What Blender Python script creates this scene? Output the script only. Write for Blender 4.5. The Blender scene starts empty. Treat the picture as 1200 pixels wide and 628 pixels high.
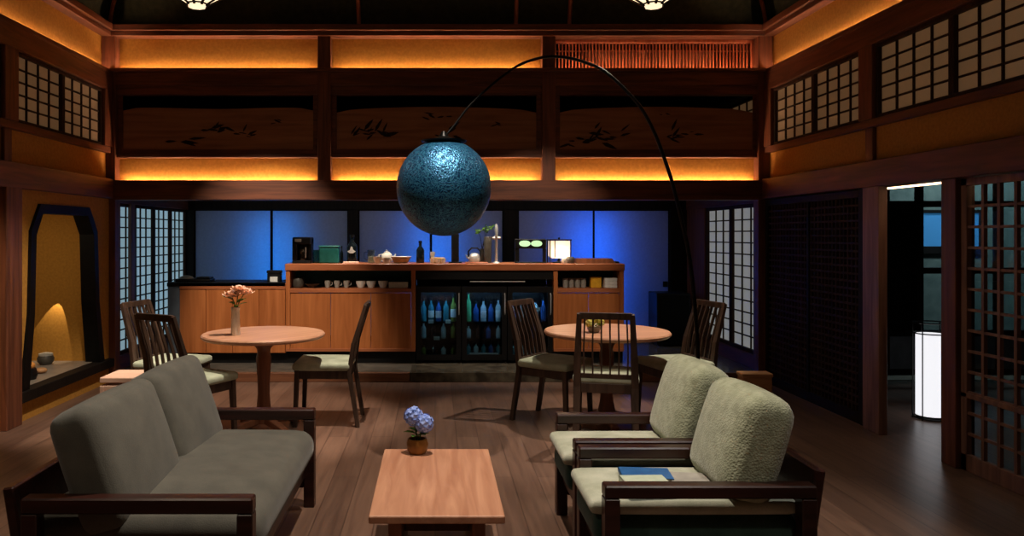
import bpy, bmesh, math, random
from mathutils import Vector, Matrix
random.seed(7)
PI = math.pi
C = bpy.context.scene.collection
S = bpy.context.scene

# ------------------------------------------------------------------ camera
EYE = 1.42
cam_d = bpy.data.cameras.new('camera')
cam = bpy.data.objects.new('camera', cam_d); C.objects.link(cam)
cam.location = (0, 0, EYE); cam.rotation_euler = (PI/2, 0, 0)
cam_d.sensor_width = 36; cam_d.lens = 27.0
cam_d.shift_x = 0.075; cam_d.shift_y = -0.0325
cam_d.clip_start = 0.05
S.camera = cam
# ------------------------------------------------------------------ world + exposure
w = bpy.data.worlds.new('night'); S.world = w; w.use_nodes = True
w.node_tree.nodes['Background'].inputs[0].default_value = (0.10, 0.16, 0.30, 1)
w.node_tree.nodes['Background'].inputs[1].default_value = 0.06
S.view_settings.view_transform = 'Standard'; S.view_settings.look = 'None'
S.view_settings.exposure = 0.0; S.view_settings.gamma = 1.0
S.view_settings.use_curve_mapping = False
S.cycles.use_denoising = True
S.cycles.max_bounces = 6
S.cycles.sample_clamp_indirect = 4.0
# ------------------------------------------------------------------ lights
def aim(o, tgt):
    d = Vector(tgt) - o.location
    o.rotation_euler = d.to_track_quat('-Z', 'Y').to_euler()
def spot(name, loc, tgt, watts, deg, col=(1, .84, .68), blend=.5, rad=.03):
    l = bpy.data.lights.new(name, 'SPOT'); l.energy = watts; l.spot_size = math.radians(deg)
    l.spot_blend = blend; l.color = col; l.shadow_soft_size = rad
    o = bpy.data.objects.new(name, l); C.objects.link(o); o.location = loc; aim(o, tgt); return o
def area(name, loc, tgt, watts, sx, sy, col=(1, 1, 1)):
    l = bpy.data.lights.new(name, 'AREA'); l.energy = watts; l.shape = 'RECTANGLE'; l.size = sx; l.size_y = sy; l.color = col
    o = bpy.data.objects.new(name, l); C.objects.link(o); o.location = loc; aim(o, tgt); return o
WARM = (1, .85, .69)
spot('spot_coffee_table', (0.10, 3.50, 3.82), (0.02, 3.45, .38), 380, 72, WARM, .45)
spot('spot_left_table', (-0.40, 5.20, 3.82), (-1.28, 5.68, .70), 540, 40, WARM, .5)
spot('spot_right_table', (2.15, 5.95, 3.82), (1.20, 5.72, .70), 440, 40, WARM, .5)
spot('spot_bar_left', (-1.75, 5.10, 3.80), (-1.6, 7.95, .40), 620, 32, WARM, .7)
spot('spot_bar_right', (0.95, 4.90, 3.80), (0.95, 7.95, .55), 300, 32, WARM, .7)
spot('spot_sofa', (-0.75, 3.35, 3.82), (-1.05, 3.35, .4), 34, 60, (1, .9, .78), .7)
spot('spot_armchairs', (1.75, 2.20, 3.82), (1.15, 3.40, .6), 78, 46, (1, .97, .92), .7)
spot('spot_left_wall', (-1.3, 4.1, 3.80), (-2.75, 5.95, .45), 520, 30, WARM, .7)
spot('spot_alcove', (-3.49, 7.115, .94), (-3.64, 7.175, .30), 12, 42, (1, .8, .5), .06, .003)  # unseen floating spot, added to form the triangular patch on the end wall
area('alcove_fill', (-3.6, 6.35, 1.72), (-3.6, 6.5, .3), 6.0, .5, .9, (1, .86, .58))  # added ambient fill without a fixture, brightens the alcove plaster
for x_, w_ in ((-1.1, 16), (-.52, 34), (.1, 22), (.62, 24), (1.05, 15), (1.6, 16)):
    spot('recess_downlight', (x_, 7.92, 1.88), (x_, 8.14, 1.1), w_, 95, WARM, .8, .02)
for bx_, wt, blue in ((-2.05, 15, (.004, .24, .82)), (-.02, 16, (.006, .20, .9)), (1.98, 21, (.004, .145, .98))):
    area('blue_backlight', (bx_, 10.03, .92), (bx_, 9.0, .92), wt, .52, 1.5, blue)
area('recess_fill', (-.1, 8.95, 1.89), (-.1, 9.5, .6), 6, 5.2, .12, (1, .93, .92))  # unseen neutral fill, added to grey the edges of the blue doors

# ------------------------------------------------------------------ materials
def lin(c):
    return tuple((v/255/12.92 if v/255 <= .04045 else ((v/255+.055)/1.055)**2.4) for v in c)
def base(name, col, rough=.5, metal=0.0, spec=.5):
    m = bpy.data.materials.new(name); m.use_nodes = True
    b = m.node_tree.nodes['Principled BSDF']
    b.inputs['Base Color'].default_value = (*lin(col), 1)
    b.inputs['Roughness'].default_value = rough; b.inputs['Metallic'].default_value = metal
    b.inputs['Specular IOR Level'].default_value = spec
    return m, m.node_tree.nodes, m.node_tree.links, b
def coords(N, L, scale=(1, 1, 1), rot=(0, 0, 0)):
    t = N.new('ShaderNodeTexCoord'); mp = N.new('ShaderNodeMapping')
    mp.inputs['Scale'].default_value = scale; mp.inputs['Rotation'].default_value = rot
    L.new(t.outputs['Object'], mp.inputs['Vector']); return mp.outputs['Vector']
def ramp(N, L, src, stops):
    r = N.new('ShaderNodeValToRGB'); e = r.color_ramp.elements
    e[0].position, e[0].color = stops[0][0], (*lin(stops[0][1]), 1)
    e[1].position, e[1].color = stops[-1][0], (*lin(stops[-1][1]), 1)
    for p, c in stops[1:-1]:
        n = e.new(p); n.color = (*lin(c), 1)
    L.new(src, r.inputs[0]); return r.outputs[0]
def bump(N, L, src, b, strength=.2, dist=.01):
    n = N.new('ShaderNodeBump'); n.inputs['Strength'].default_value = strength; n.inputs['Distance'].default_value = dist
    L.new(src, n.inputs['Height']); L.new(n.outputs[0], b.inputs['Normal'])
def noise(N, L, vec, scale, detail=4, dist=0):
    n = N.new('ShaderNodeTexNoise'); n.inputs['Scale'].default_value = scale; n.inputs['Detail'].default_value = detail
    n.inputs['Distortion'].default_value = dist; L.new(vec, n.inputs['Vector']); return n.outputs['Fac']
def wood(name, dark, light, axis=0, rough=.45, scale=1.0, spec=.4):
    m, N, L, b = base(name, light, rough, 0, spec)
    sc = [14*scale]*3; sc[axis] = 1.1*scale
    v = coords(N, L, sc); f = noise(N, L, v, 1.6, 5, .7)
    L.new(ramp(N, L, f, [(.3, dark), (.7, light)]), b.inputs['Base Color'])
    bump(N, L, f, b, .12, .004); return m
def speck(name, c1, c2, scale=30, rough=.8, bmp=.2, dist=.004, spec=.3):
    m, N, L, b = base(name, c1, rough, 0, spec)
    v = coords(N, L); f = noise(N, L, v, scale, 5)
    L.new(ramp(N, L, f, [(.35, c1), (.65, c2)]), b.inputs['Base Color']); bump(N, L, f, b, bmp, dist); return m
def weave(name, c1, c2, scale=260, rough=.9):
    m, N, L, b = base(name, c1, rough, 0, .15)
    v = coords(N, L); f = noise(N, L, v, scale, 2); g = noise(N, L, v, 9, 4)
    mx = N.new('ShaderNodeMath'); mx.operation = 'MULTIPLY_ADD'; mx.inputs[1].default_value = .4; L.new(f, mx.inputs[0]); L.new(g, mx.inputs[2])
    L.new(ramp(N, L, mx.outputs[0], [(.5, c1), (.9, c2)]), b.inputs['Base Color']); bump(N, L, f, b, .25, .003)
    b.inputs['Sheen Weight'].default_value = .2
    return m
def emit(name, col, strength, basecol=None):
    m, N, L, b = base(name, basecol or col, .6)
    b.inputs['Emission Color'].default_value = (*lin(col), 1); b.inputs['Emission Strength'].default_value = strength
    return m
def glass(name, col=(235, 245, 245), gloss=.08, rough=.03):
    m, N, L, b = base(name, col); N.remove(b)
    t = N.new('ShaderNodeBsdfTransparent'); t.inputs[0].default_value = (*lin(col), 1)
    g = N.new('ShaderNodeBsdfGlossy'); g.inputs['Roughness'].default_value = rough
    x = N.new('ShaderNodeMixShader'); lw = N.new('ShaderNodeLayerWeight'); fr = N.new('ShaderNodeMath'); fr.operation = 'POWER'; fr.inputs[1].default_value = 5; L.new(lw.outputs['Facing'], fr.inputs[0])
    ad = N.new('ShaderNodeMath'); ad.operation = 'ADD'; ad.inputs[1].default_value = gloss; L.new(fr.outputs[0], ad.inputs[0])
    L.new(ad.outputs[0], x.inputs[0]); L.new(t.outputs[0], x.inputs[1]); L.new(g.outputs[0], x.inputs[2])
    L.new(x.outputs[0], N['Material Output'].inputs[0]); return m
def paper(name, col, trans=.6):
    m, N, L, b = base(name, col); N.remove(b)
    d = N.new('ShaderNodeBsdfDiffuse'); t = N.new('ShaderNodeBsdfTranslucent'); x = N.new('ShaderNodeMixShader')
    v = coords(N, L, (1, 1, 1)); f = noise(N, L, v, 40, 3)
    cc = ramp(N, L, f, [(.2, tuple(int(k*.93) for k in col)), (.8, col)])
    L.new(cc, d.inputs[0]); L.new(cc, t.inputs[0]); x.inputs[0].default_value = trans
    L.new(d.outputs[0], x.inputs[1]); L.new(t.outputs[0], x.inputs[2]); L.new(x.outputs[0], N['Material Output'].inputs[0]); return m

M = {}
M['beam_x'] = wood('dark_beam_wood', (72, 40, 27), (116, 66, 44), 0, .5)
M['beam_y'] = wood('dark_beam_wood_depth', (72, 40, 27), (116, 66, 44), 1, .5)
M['beam_z'] = wood('dark_post_wood', (78, 43, 29), (124, 72, 48), 2, .5)
M['post'] = wood('brown_post_wood', (100, 70, 60), (150, 110, 94), 2, .5)
M['red_z'] = wood('red_brown_slat_wood', (140, 72, 46), (190, 108, 74), 2, .45)
M['black_wood'] = wood('black_stained_wood', (14, 11, 10), (30, 24, 20), 2, .6, 1.0, .15)
M['lacquer'] = speck('black_lacquer', (8, 8, 8), (14, 13, 12), 20, .5, .02, .003, .15)
M['lattice'] = wood('dark_lattice_wood', (40, 28, 22), (66, 46, 36), 2, .65, 1.0, .12)
M['ochre'] = speck('ochre_plaster', (172, 122, 48), (188, 134, 56), 45, .9, .25)
M['cove'] = speck('dark_green_cove_plaster', (34, 38, 26), (46, 50, 34), 20, .8, .1)
M['void'] = speck('black_board_and_void', (10, 9, 8), (15, 13, 12), 20, .9, .05)
M['ranma'] = wood('transom_board_wood', (122, 78, 52), (156, 106, 74), 0, .6, .8)
M['paint'] = speck('dark_ink_paint', (22, 14, 12), (34, 22, 18), 40, .8, .05)
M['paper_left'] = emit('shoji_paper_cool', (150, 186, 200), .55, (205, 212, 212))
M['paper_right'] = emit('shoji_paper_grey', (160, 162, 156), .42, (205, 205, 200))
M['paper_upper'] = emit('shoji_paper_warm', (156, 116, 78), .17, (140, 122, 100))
M['blue_paper'] = paper('pale_sliding_door_paper', (214, 218, 228), .6)
M['bar'] = wood('cedar_bar_wood', (160, 90, 44), (192, 116, 64), 2, .42, .8)
M['bar_x'] = wood('cedar_bar_wood_top', (150, 84, 50), (186, 112, 72), 0, .38, .8)
M['top'] = wood('light_table_wood', (190, 134, 104), (218, 168, 136), 0, .4, .8)
M['top_y'] = wood('light_table_wood_depth', (176, 120, 92), (214, 160, 128), 1, .42, .9)
M['turned'] = wood('turned_table_wood', (112, 72, 50), (150, 98, 70), 2, .4)
M['chair'] = wood('dark_chair_wood', (44, 32, 26), (80, 60, 48), 2, .42)
M['frame'] = wood('dark_frame_wood', (34, 18, 15), (62, 32, 26), 0, .32)
M['seat'] = weave('pale_green_seat_fabric', (150, 158, 134), (186, 192, 170), 240)
M['sofa'] = weave('grey_sofa_fabric', (86, 85, 79), (102, 100, 92), 220)
M['cream'] = weave('cream_seat_fabric', (168, 172, 152), (198, 200, 182), 220)
M['teal'] = weave('teal_lit_seat_side_fabric', (40, 70, 66), (62, 92, 86), 220)  # cushion side carries the teal light in its own colour
def boucle():
    m, N, L, b = base('pale_green_boucle', (178, 184, 152), .95, 0, .1)
    v = coords(N, L); vo = N.new('ShaderNodeTexVoronoi'); vo.inputs['Scale'].default_value = 130; L.new(v, vo.inputs['Vector'])
    f = noise(N, L, v, 26, 4)
    L.new(ramp(N, L, f, [(.3, (138, 142, 116)), (.7, (168, 172, 146))]), b.inputs['Base Color'])
    bump(N, L, vo.outputs['Distance'], b, .5, .004); b.inputs['Sheen Weight'].default_value = .4
    return m
M['boucle'] = boucle()
def globe_mat():
    m, N, L, b = base('blue_fibre_globe', (22, 74, 104), .36, .6, .6)
    v = coords(N, L); vo = N.new('ShaderNodeTexVoronoi'); vo.feature = 'DISTANCE_TO_EDGE'; vo.inputs['Scale'].default_value = 58
    n2 = N.new('ShaderNodeTexNoise'); n2.inputs['Scale'].default_value = 20; L.new(v, n2.inputs['Vector'])
    mx = N.new('ShaderNodeMixRGB'); mx.inputs[0].default_value = .10; L.new(v, mx.inputs[1]); L.new(n2.outputs['Color'], mx.inputs[2])
    L.new(mx.outputs[0], vo.inputs['Vector'])
    L.new(ramp(N, L, vo.outputs['Distance'], [(0.0, (74, 150, 190)), (.12, (20, 84, 130)), (.4, (10, 48, 88))]), b.inputs['Base Color'])
    bump(N, L, vo.outputs['Distance'], b, .55, .007); return m
M['globe'] = globe_mat()
def floor_mat():
    m, N, L, b = base('plank_floor', (120, 84, 66), .36, 0, .45)
    v = coords(N, L, (1, 1, 1), (0, 0, PI/2))
    br = N.new('ShaderNodeTexBrick'); br.inputs['Scale'].default_value = 1; br.inputs['Brick Width'].default_value = 1.8; br.inputs['Row Height'].default_value = .15
    br.inputs['Mortar Size'].default_value = .003; br.inputs['Color1'].default_value = (.35, .35, .35, 1); br.inputs['Color2'].default_value = (.75, .75, .75, 1); br.inputs['Mortar'].default_value = (.0, .0, .0, 1)
    L.new(v, br.inputs['Vector'])
    f = noise(N, L, coords(N, L, (14, 1, 1)), 1.8, 5, .5)
    a = N.new('ShaderNodeMixRGB'); a.blend_type = 'MIX'; a.inputs[0].default_value = .55; L.new(br.outputs['Color'], a.inputs[1]); L.new(f, a.inputs[2])
    L.new(ramp(N, L, a.outputs[0], [(.1, (48, 36, 31)), (.4, (94, 71, 60)), (.7, (128, 99, 83))]), b.inputs['Base Color'])
    bump(N, L, br.outputs['Fac'], b, -.25, .003); return m
M['floor'] = floor_mat()
M['stone'] = speck('polished_dark_stone', (52, 46, 38), (92, 84, 70), 9, .16, .03)
M['slate'] = speck('polished_grey_slab', (84, 78, 70), (104, 96, 86), 9, .22, .03)
M['step'] = wood('step_wood', (96, 60, 42), (130, 84, 58), 0, .35)
M['alcove_floor'] = speck('grey_alcove_board', (120, 110, 100), (140, 128, 116), 15, .3, .03)
M['led'] = emit('warm_led', (255, 204, 160), 92.0)
M['led_dim'] = emit('warm_led_soft', (255, 196, 150), 42.0)
M['led_line'] = emit('white_warm_led_line', (255, 214, 168), 5)
M['black'] = speck('black_plastic', (12, 12, 13), (18, 18, 19), 30, .4, .03)
M['black_metal'] = base('black_metal', (16, 16, 17), .35, .6)[0]
M['steel'] = base('brushed_steel', (214, 214, 208), .42, .7)[0]
M['white'] = speck('white_ceramic', (214, 212, 200), (226, 224, 214), 20, .3, .02)
M['greyc'] = speck('grey_ceramic', (138, 134, 124), (156, 152, 142), 20, .45, .04)
M['darkc'] = speck('dark_ceramic', (58, 54, 48), (76, 72, 64), 20, .45, .04)
M['tealg'] = speck('teal_box_material', (38, 122, 118), (52, 142, 136), 12, .35, .02)
M['glassy'] = glass('clear_glass', (222, 232, 226), .10)
M['pane'] = glass('window_pane_glass', (228, 238, 240), .03)
M['fpane'] = glass('fridge_door_glass', (190, 205, 212), .02)
M['green_gl'] = glass('green_tinted_glass', (150, 190, 160), .10)
M['bottle_dark'] = base('dark_bottle_glass', (16, 24, 28), .12)[0]
M['bottle_green'] = base('green_bottle_glass', (88, 170, 116), .18)[0]
M['bottle_teal'] = base('teal_bottle_glass', (56, 128, 140), .18)[0]
M['bottle_blue'] = base('blue_bottle_glass', (48, 88, 150), .18)[0]
M['bottle_olive'] = base('olive_bottle_glass', (128, 140, 62), .2)[0]
M['bottle_clear'] = base('pale_bottle_glass', (176, 196, 200), .15)[0]
M['label'] = speck('white_paper_label', (214, 214, 208), (228, 228, 222), 60, .8, .02)
M['yellow'] = speck('yellow_card', (206, 150, 30), (220, 166, 40), 25, .6, .03)
M['wicker'] = weave('tan_wicker', (180, 142, 94), (212, 178, 130), 110)
M['petal_blue'] = speck('blue_petal', (126, 156, 236), (170, 190, 250), 60, .7, .05)
M['petal_peach'] = speck('peach_petal', (240, 190, 160), (250, 216, 196), 50, .7, .05)
M['petal_yellow'] = speck('yellow_green_petal', (206, 196, 84), (228, 222, 140), 50, .7, .05)
M['leaf'] = speck('green_leaf', (58, 98, 36), (92, 132, 52), 40, .5, .05)
M['stem'] = speck('green_stem', (62, 86, 44), (80, 104, 54), 40, .6, .05)
M['pot'] = speck('tan_glazed_pot', (104, 70, 30), (150, 104, 46), 14, .35, .05)
M['lampshade'] = emit('lit_lampshade_fabric', (255, 222, 194), .85)
M['lantern_paper'] = emit('lit_lantern_paper', (250, 250, 255), .95)
M['pend_glass'] = emit('lit_pendant_glass', (255, 226, 186), 1.3)
M['green_lit'] = emit('green_lit_display', (176, 226, 176), .75)
M['fridge_led'] = emit('cool_fridge_led', (170, 215, 255), 60.0)
M['tan'] = wood('tan_box_wood', (150, 108, 70), (184, 138, 94), 0, .5)
M['pale'] = wood('pale_side_table_wood', (206, 164, 140), (228, 190, 166), 0, .45)
M['book_blue'] = speck('blue_book_cover', (40, 92, 150), (50, 104, 164), 30, .4, .02)
M['book_pale'] = speck('pale_green_book_cover', (186, 198, 176), (198, 208, 188), 30, .5, .02)
M['mag'] = speck('grey_magazine_cover', (150, 146, 140), (176, 172, 164), 14, .5, .02)
M['page'] = speck('page_paper', (214, 208, 190), (226, 220, 204), 80, .9, .05)
M['outside'] = speck('grey_green_house_wall', (92, 104, 98), (110, 120, 112), 8, .9, .1)
M['blue_win'] = emit('blue_lit_window', (56, 120, 170), .55)
M['grey_panel'] = speck('grey_blue_panel', (96, 106, 116), (110, 120, 130), 10, .6, .03)
M['ac'] = speck('air_conditioner_plastic', (120, 90, 74), (130, 98, 82), 10, .5, .02)
M['orange'] = speck('orange_glaze', (196, 128, 60), (214, 148, 78), 15, .4, .05)

# ------------------------------------------------------------------ mesh helpers
class MB:
    def __init__(self): self.bm = bmesh.new()
    def _add(self, b2, mat=None):
        me = bpy.data.meshes.new('t'); b2.to_mesh(me); b2.free()
        if mat is not None: me.transform(mat)
        self.bm.from_mesh(me); bpy.data.meshes.remove(me); return self
    def box(self, x0, x1, y0, y1, z0, z1, bev=0.0, mat=None, seg=1):
        b = bmesh.new(); bmesh.ops.create_cube(b, size=1)
        for v in b.verts:
            v.co = Vector(((x0+x1)/2+v.co.x*abs(x1-x0), (y0+y1)/2+v.co.y*abs(y1-y0), (z0+z1)/2+v.co.z*abs(z1-z0)))
        if bev > 0:
            bmesh.ops.bevel(b, geom=b.edges[:], offset=bev, segments=seg, profile=.5, affect='EDGES')
        return self._add(b, mat)
    def bar(self, p0, p1, wx, wy, wx1=None, wy1=None, up=(0, 0, 1), bev=0.0):
        """rectangular bar from p0 to p1, tapering"""
        p0, p1 = Vector(p0), Vector(p1); d = (p1-p0); ln = d.length; d.normalize()
        u = Vector(up)
        if abs(d.dot(u)) > .98: u = Vector((0, 1, 0))
        a = u.cross(d).normalized(); bb = d.cross(a)
        b = bmesh.new(); vs = []
        for p, sx, sy in ((p0, wx, wy), (p1, wx1 or wx, wy1 or wy)):
            for i, j in ((-1, -1), (1, -1), (1, 1), (-1, 1)):
                vs.append(b.verts.new(p + bb*(i*sx/2) + a*(j*sy/2)))
        for f in ((3, 2, 1, 0), (4, 5, 6, 7), (0, 1, 5, 4), (1, 2, 6, 5), (2, 3, 7, 6), (3, 0, 4, 7)):
            b.faces.new([vs[k] for k in f])
        bmesh.ops.recalc_face_normals(b, faces=b.faces[:])
        if bev > 0: bmesh.ops.bevel(b, geom=b.edges[:], offset=bev, segments=2, profile=.5, affect='EDGES')
        return self._add(b)
    def lathe(self, prof, n=24, mat=None):
        b = bmesh.new(); rings = []
        for r, z in prof:
            if r < 1e-6: rings.append([b.verts.new((0, 0, z))])
            else: rings.append([b.verts.new((r*math.cos(2*PI*k/n), r*math.sin(2*PI*k/n), z)) for k in range(n)])
        for A, B in zip(rings, rings[1:]):
            for k in range(n):
                a0, a1 = A[k % len(A)], A[(k+1) % len(A)]; b0, b1 = B[k % len(B)], B[(k+1) % len(B)]
                f = []
                for v in (a0, a1, b1, b0):
                    if v not in f: f.append(v)
                if len(f) > 2: b.faces.new(f)
        for R, flip in ((rings[0], True), (rings[-1], False)):
            if len(R) > 2: b.faces.new(R[::-1] if flip else R)
        bmesh.ops.recalc_face_normals(b, faces=b.faces[:])
        return self._add(b, mat)
    def path(self, pts, rad, n=10):
        pts = [Vector(p) for p in pts]; rad = rad if isinstance(rad, (list, tuple)) else [rad]*len(pts)
        b = bmesh.new(); rings = []; ref = None
        for i, p in enumerate(pts):
            t = (pts[min(i+1, len(pts)-1)] - pts[max(i-1, 0)]).normalized()
            if ref is None:
                ref = Vector((0, 0, 1)) if abs(t.z) < .9 else Vector((1, 0, 0))
            a = (ref - t*ref.dot(t)).normalized(); ref = a; c = t.cross(a)
            rings.append([b.verts.new(p + (a*math.cos(2*PI*k/n)+c*math.sin(2*PI*k/n))*rad[i]) for k in range(n)])
        for A, B in zip(rings, rings[1:]):
            for k in range(n): b.faces.new((A[k], A[(k+1) % n], B[(k+1) % n], B[k]))
        b.faces.new(rings[0][::-1]); b.faces.new(rings[-1])
        bmesh.ops.recalc_face_normals(b, faces=b.faces[:])
        return self._add(b)
    def prism(self, poly, to3, d0, d1):
        """poly: 2-D outline; to3(u,v,d) -> point"""
        b = bmesh.new()
        A = [b.verts.new(to3(u, v, d0)) for u, v in poly]; B = [b.verts.new(to3(u, v, d1)) for u, v in poly]
        n = len(poly); b.faces.new(A); b.faces.new(B[::-1])
        for k in range(n): b.faces.new((A[k], B[k], B[(k+1) % n], A[(k+1) % n]))
        bmesh.ops.recalc_face_normals(b, faces=b.faces[:])
        return self._add(b)
    def ring(self, outer, inner, to3, d0, d1):
        b = bmesh.new(); n = len(outer)
        V = [[b.verts.new(to3(u, v, d)) for u, v in P] for P in (outer, inner) for d in (d0, d1)]
        O0, O1, I0, I1 = V
        for k in range(n):
            j = (k+1) % n
            for q in ((O0[k], O0[j], I0[j], I0[k]), (O1[k], I1[k], I1[j], O1[j]), (O0[k], O1[k], O1[j], O0[j]), (I0[k], I0[j], I1[j], I1[k])):
                b.faces.new(q)
        bmesh.ops.recalc_face_normals(b, faces=b.faces[:])
        return self._add(b)
    def cushion(self, sx, sy, sz, r, bulge=(0, 0, 0), mat=None, n=14):
        """soft box centred at the origin"""
        b = bmesh.new(); H = Vector((sx/2, sy/2, sz/2)); cache = {}
        def vert(p):
            key = tuple(round(c, 5) for c in p)
            if key in cache: return cache[key]
            q = Vector([math.sin(PI/2*c) for c in p]); full = Vector([q[i]*H[i] for i in range(3)])
            inn = Vector([max(-(H[i]-r), min(H[i]-r, full[i])) for i in range(3)])
            d = full - inn
            pos = inn + d.normalized()*r if d.length > 1e-9 else full
            for i in range(3):
                o = [k for k in range(3) if k != i]
                pos[i] += bulge[i]*q[i]*(1-q[o[0]]**2)*(1-q[o[1]]**2)
            cache[key] = b.verts.new(pos); return cache[key]
        for ax in range(3):
            o = [k for k in range(3) if k != ax]
            for s in (-1, 1):
                for i in range(n):
                    for j in range(n):
                        P = []
                        for di, dj in ((0, 0), (1, 0), (1, 1), (0, 1)):
                            p = [0, 0, 0]; p[ax] = s; p[o[0]] = -1+2*(i+di)/n; p[o[1]] = -1+2*(j+dj)/n; P.append(vert(p))
                        b.faces.new(P)
        bmesh.ops.recalc_face_normals(b, faces=b.faces[:])
        return self._add(b, mat)
    def ball(self, c, r, seg=12, sc=(1, 1, 1)):
        b = bmesh.new(); bmesh.ops.create_uvsphere(b, u_segments=seg, v_segments=max(6, seg//2), radius=r)
        return self._add(b, Matrix.Translation(c) @ Matrix.Diagonal((*sc, 1)))
    def leaf(self, p, d, ln, wd, nrm=(0, 0, 1), fold=.15):
        p, d = Vector(p), Vector(d).normalized(); nrm = Vector(nrm); s = d.cross(nrm)
        if s.length < 1e-3: s = d.cross(Vector((1, 0, 0)))
        s.normalize(); nn = s.cross(d)
        b = bmesh.new(); mid = [p, p+d*ln*.35, p+d*ln*.7, p+d*ln]
        mv = [b.verts.new(x - nn*(fold*ln*k*k/9)) for k, x in enumerate(mid)]
        L_ = [b.verts.new(mid[k]+s*wd/2*f+nn*fold*wd*f-nn*(fold*ln*k*k/9)) for k, f in ((1, 1), (2, .75))]
        R_ = [b.verts.new(mid[k]-s*wd/2*f+nn*fold*wd*f-nn*(fold*ln*k*k/9)) for k, f in ((1, 1), (2, .75))]
        for S_ in (L_, R_):
            b.faces.new((mv[0], mv[1], S_[0])); b.faces.new((mv[1], mv[2], S_[1], S_[0])); b.faces.new((mv[2], mv[3], S_[1]))
        return self._add(b)
    def build(self, name, mat, parent=None, smooth=None, loc=None):
        me = bpy.data.meshes.new(name); self.bm.to_mesh(me); self.bm.free()
        me.materials.append(mat)
        if smooth is not None:
            for p in me.polygons: p.use_smooth = True
            me.set_sharp_from_angle(angle=math.radians(smooth))
        o = bpy.data.objects.new(name, me); C.objects.link(o)
        if loc: o.location = loc
        if parent: o.parent = parent
        return o
def empty(name, loc=(0, 0, 0), rz=0.0):
    o = bpy.data.objects.new(name, None); C.objects.link(o); o.location = loc; o.rotation_euler = (0, 0, rz); o.empty_display_size = .05; return o
def tag(o, label, cat, group=None):
    o['label'] = label; o['category'] = cat
    if group: o['group'] = group
    return o
def thing(name, label, cat, loc=(0, 0, 0), rz=0.0, group=None):
    return tag(empty(name, loc, rz), label, cat, group)
def struct(o): o['kind'] = 'structure'; return o
def copy_tree(o, parent=None):
    c = o.copy(); C.objects.link(c)
    if parent: c.parent = parent
    for ch in list(o.children): copy_tree(ch, c)
    return c
_tn = [0]
def trim(x0, x1, y0, y1, z0, z1, mat, bev=.004):
    _tn[0] += 1
    return struct(MB().box(x0, x1, y0, y1, z0, z1, bev).build('trim_%d' % _tn[0], mat))
T = Matrix.Translation
def R(a, ax): return Matrix.Rotation(a, 4, ax)

# ================================================================== SETTING
XL, XR, YB, YN = -3.14, 3.19, 7.40, -2.0        # side walls, timber front of the bar recess, wall behind the camera
struct(MB().box(XL-.1, XR+4.4, YN-.1, 7.46, -.06, 0).build('floor', M['floor']))
struct(MB().box(XL-.15, XR+.15, YB+.05, 10.3, -.06, .085).build('floor_platform', M['slate']))
trim(XL, -.245, YB, YB+.05, 0, .088, M['step']); trim(1.305, XR, YB, YB+.05, 0, .088, M['step'])
struct(MB().box(-.24, 1.30, YB, 7.9, .0, .092, .003).build('floor_stone', M['stone']))
struct(MB().box(XL-.1, XR+.1, YN-.1, YN, 0, 3.43).build('wall_front', M['ochre']))

# ceiling with coved edge
b = MB(); bm = b.bm; rings = []
for k in range(9):
    t = PI/2*k/8; d = .60*(1-math.cos(t)); z = 3.43+.55*math.sin(t)
    rings.append([bm.verts.new(p) for p in ((XL-.05+d, YN+d, z), (XR+.05-d, YN+d, z), (XR+.05-d, YB+.10-d, z), (XL-.05+d, YB+.10-d, z))])
for A, B in zip(rings, rings[1:]):
    for k in range(4): bm.faces.new((A[k], B[k], B[(k+1) % 4], A[(k+1) % 4]))
bm.faces.new(rings[-1][::-1])
struct(b.build('ceiling', M['cove'], None, 50))
def rib(x, y, dx, dy):
    _tn[0] += 1
    pts = []
    for k in range(9):
        t = PI/2*k/8; d = .60*(1-math.cos(t))+.012; pts.append((x+dx*d, y+dy*d, 3.425+.55*math.sin(t)-.008))
    struct(MB().path(pts, .020, 6).build('trim_%d' % _tn[0], M['red_z'], None, 40))
for px in (420, 605, 668): rib((px-510)*7.45/900, YB+.10, 0, -1)
rib(XR+.04, YB+.09, -1, -1); rib(XL-.04, YB+.09, 1, -1)
for yy in (5.6, 3.7, 1.8): rib(XR+.05, yy, -1, 0); rib(XL-.05, yy, 1, 0)

# timber front over the bar recess: posts, beams
PX = [XL, -1.069, 1.094, XR]
for x in PX[1:3]: trim(x-.064, x+.064, YB-.01, YB+.11, 1.94, 3.40, M['beam_z'])
for x in (XL-.02, XR-.02): trim(x-.06, x+.08, YB-.01, YB+.11, 0, 3.40, M['beam_z'])
trim(XL, XR, YB-.02, YB+.05, 1.755, 1.945, M['beam_x'])          # lintel over the recess
trim(XL, XR, YB+.05, YB+.16, 1.755, 1.905, M['beam_x'])
trim(XL, XR, YB-.005, YB+.05, 2.86, 3.005, M['beam_x'])
trim(XL, XR, YB+.05, YB+.16, 2.86, 2.965, M['beam_x'])
trim(XL, XR, YB-.06, YB-.01, 2.985, 3.015, M['beam_x'])
trim(XL, XR, YB-.03, YB+.14, 3.33, 3.375, M['beam_x'])           # cornice in two steps
trim(XL, XR, YB-.06, YB+.14, 3.375, 3.435, M['beam_x'])
trim(XL, XR, YB+.02, YB+.12, 2.165, 2.20, M['beam_x'])
trim(XL, XR, YB+.02, YB+.12, 2.775, 2.86, M['beam_x'])
# plaster bands
struct(MB().box(XL, XR, YB+.10, YB+.16, 1.90, 2.175).build('wall_back_band', M['ochre']))
struct(MB().box(XL, 1.10, YB+.10, YB+.16, 2.96, 3.34).build('wall_back_upper', M['ochre']))
struct(MB().box(1.10, XR, YB+.30, YB+.34, 2.96, 3.34).build('wall_vent_recess', M['void']))  # black instead of plaster, stands in for shade between the slats
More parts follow.
